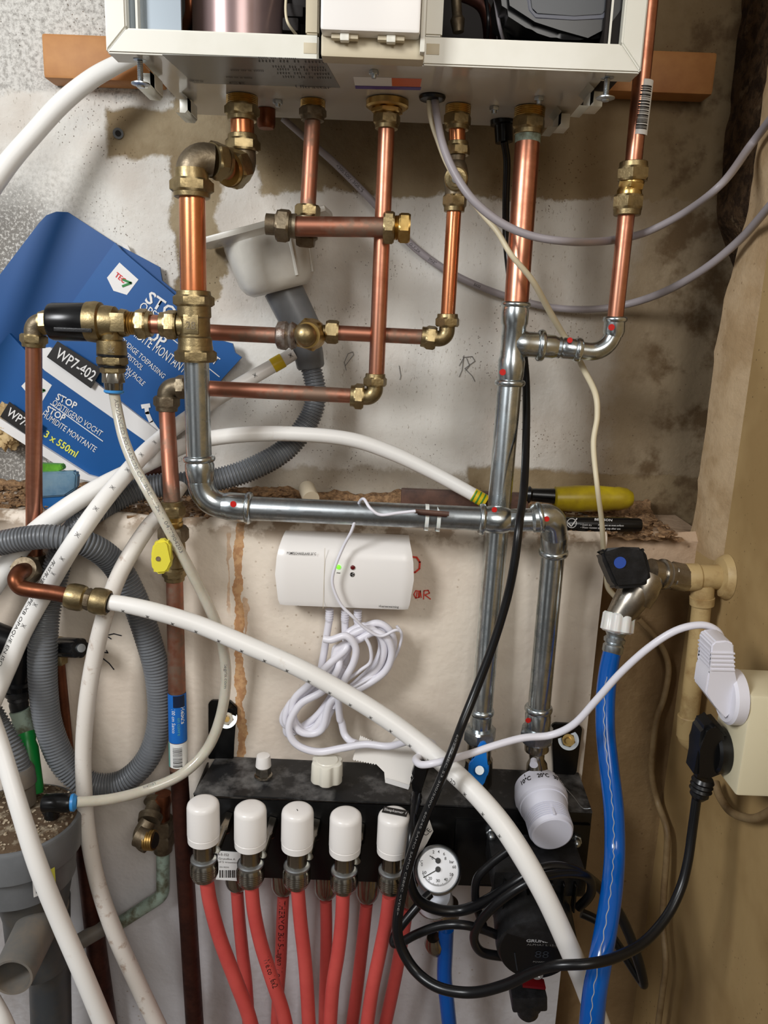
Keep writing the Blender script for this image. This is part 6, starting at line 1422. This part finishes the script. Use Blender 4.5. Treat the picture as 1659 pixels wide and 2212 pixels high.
# green-insulated feed with black valve
t = thing('black_valve', 'glossy black valve with hose tail behind the white and grey hoses at left', 'valve', P(38, 1510, -.20))
turned('valve_body', (44, 1392, -.20), (38, 1490, -.20), [(0, 24), (.2, 28), (.5, 26), (.8, 22), (.84, 31), (1, 28)], 'black_plastic', t)
turned('valve_arm', (-30, 1372, -.20), (60, 1400, -.20), [(0, 36), (.5, 32), (1, 24)], 'black_plastic', t)
turned('hose_tail', (38, 1488, -.20), (42, 1536, -.20), [(0, 30), (.25, 26), (.3, 20), (.45, 22), (.5, 18), (.7, 20), (1, 18)], 'black_matt', t)
turned('green_pipe', (56, 1574, -.205), (72, 1716, -.235), [(0, 18), (.15, 19), (.2, 17), (.3, 21), (.9, 22), (1, 20)], 'green_plastic', label='bright green plastic pipe going into the siphon pot area', cat='pipe')
turned('pipe_collar', (42, 1534, -.203), (56, 1578, -.205), [(0, 21), (.3, 20), (.5, 22), (1, 20)], 'verdigris', label='corroded brass collar between the black valve and the green pipe', cat='collar')
t = thing('drain_cock', 'small brass cock with a black fluted knob and metal centre, left of centre', 'valve', P(126, 1450, -.185))
turned('cock_body', (124, 1380, -.18), (126, 1432, -.18), [(0, 14), (.2, 18), (.5, 16), (.6, 20, 1), (1, 19, 1)], 'brass', t)
lobed('knob', (134, 1398, -.184), (174, 1400, -.215), 22, 'black_plastic', t, 8, .12)
turned('knob_centre', (174, 1400, -.215), (176, 1400, -.2175), [(0, 11), (1, 9)], 'steel', t)
straight('copper_pipe', (126, 1434, -.182), (152, 1690, -.182), 14, 'copper_brown', 'slim brown copper pipe below the black fluted knob', r2=13)
# brass branch fittings and verdigris pipe
t = thing('brass_fitting', 'old grey-stained brass elbow branch with a bright threaded open end', 'fitting', P(310, 1830, -.20))
turned('branch_arm', (336, 1728, -.182), (322, 1776, -.21), [(0, 22), (.15, 24), (.2, 16), (.7, 17), (.72, 26), (1, 24)], 'brass_dull', t)
elbow('elbow_body', (322, 1772, -.21), (296, 1818, -.224), (318, 1824, -.226), 18, 'brass_dull', t, 18)
turned('elbow_socket', (300, 1804, -.222), (318, 1814, -.226), [(0, 24), (1, 22)], 'brass_dull', t)
thread(t, (314, 1814, -.226), (334, 1815, -.228), 22, 'brass_bright', 4)
turned('bore', (333, 1815, -.2279), (335, 1815, -.2282), [(0, 17), (1, 16)], 'inner_dark', t)
t = thing('compression_fitting', 'weathered brass compression fitting on the green pipe beside the dark copper pipe', 'fitting', P(350, 1840, -.185))
turned('fitting_body', (352, 1714, -.183), (352, 1770, -.183), [(0, 17), (.2, 20), (.5, 15), (1, 15)], 'copper_brown', t)
nut(t, (352, 1768, -.183), (352, 1800, -.183), 25, 'brass_dull'); nut(t, (352, 1800, -.183), (352, 1838, -.183), 24, 'brass_dull', collar=1)
t = thing('copper_pipe', 'pale green weathered copper pipe bending left below the brass fittings', 'pipe', P(260, 1990, -.183))
pts = bend((352, 1836, -.183), (352, 1934, -.183), (240, 2006, -.183), .022); r_ = sz(14, pts[0]); bm = BM(); sweep(bm, pts, [r_]*len(pts), 24); obj('pipe_wall', bm, 'verdigris', t)
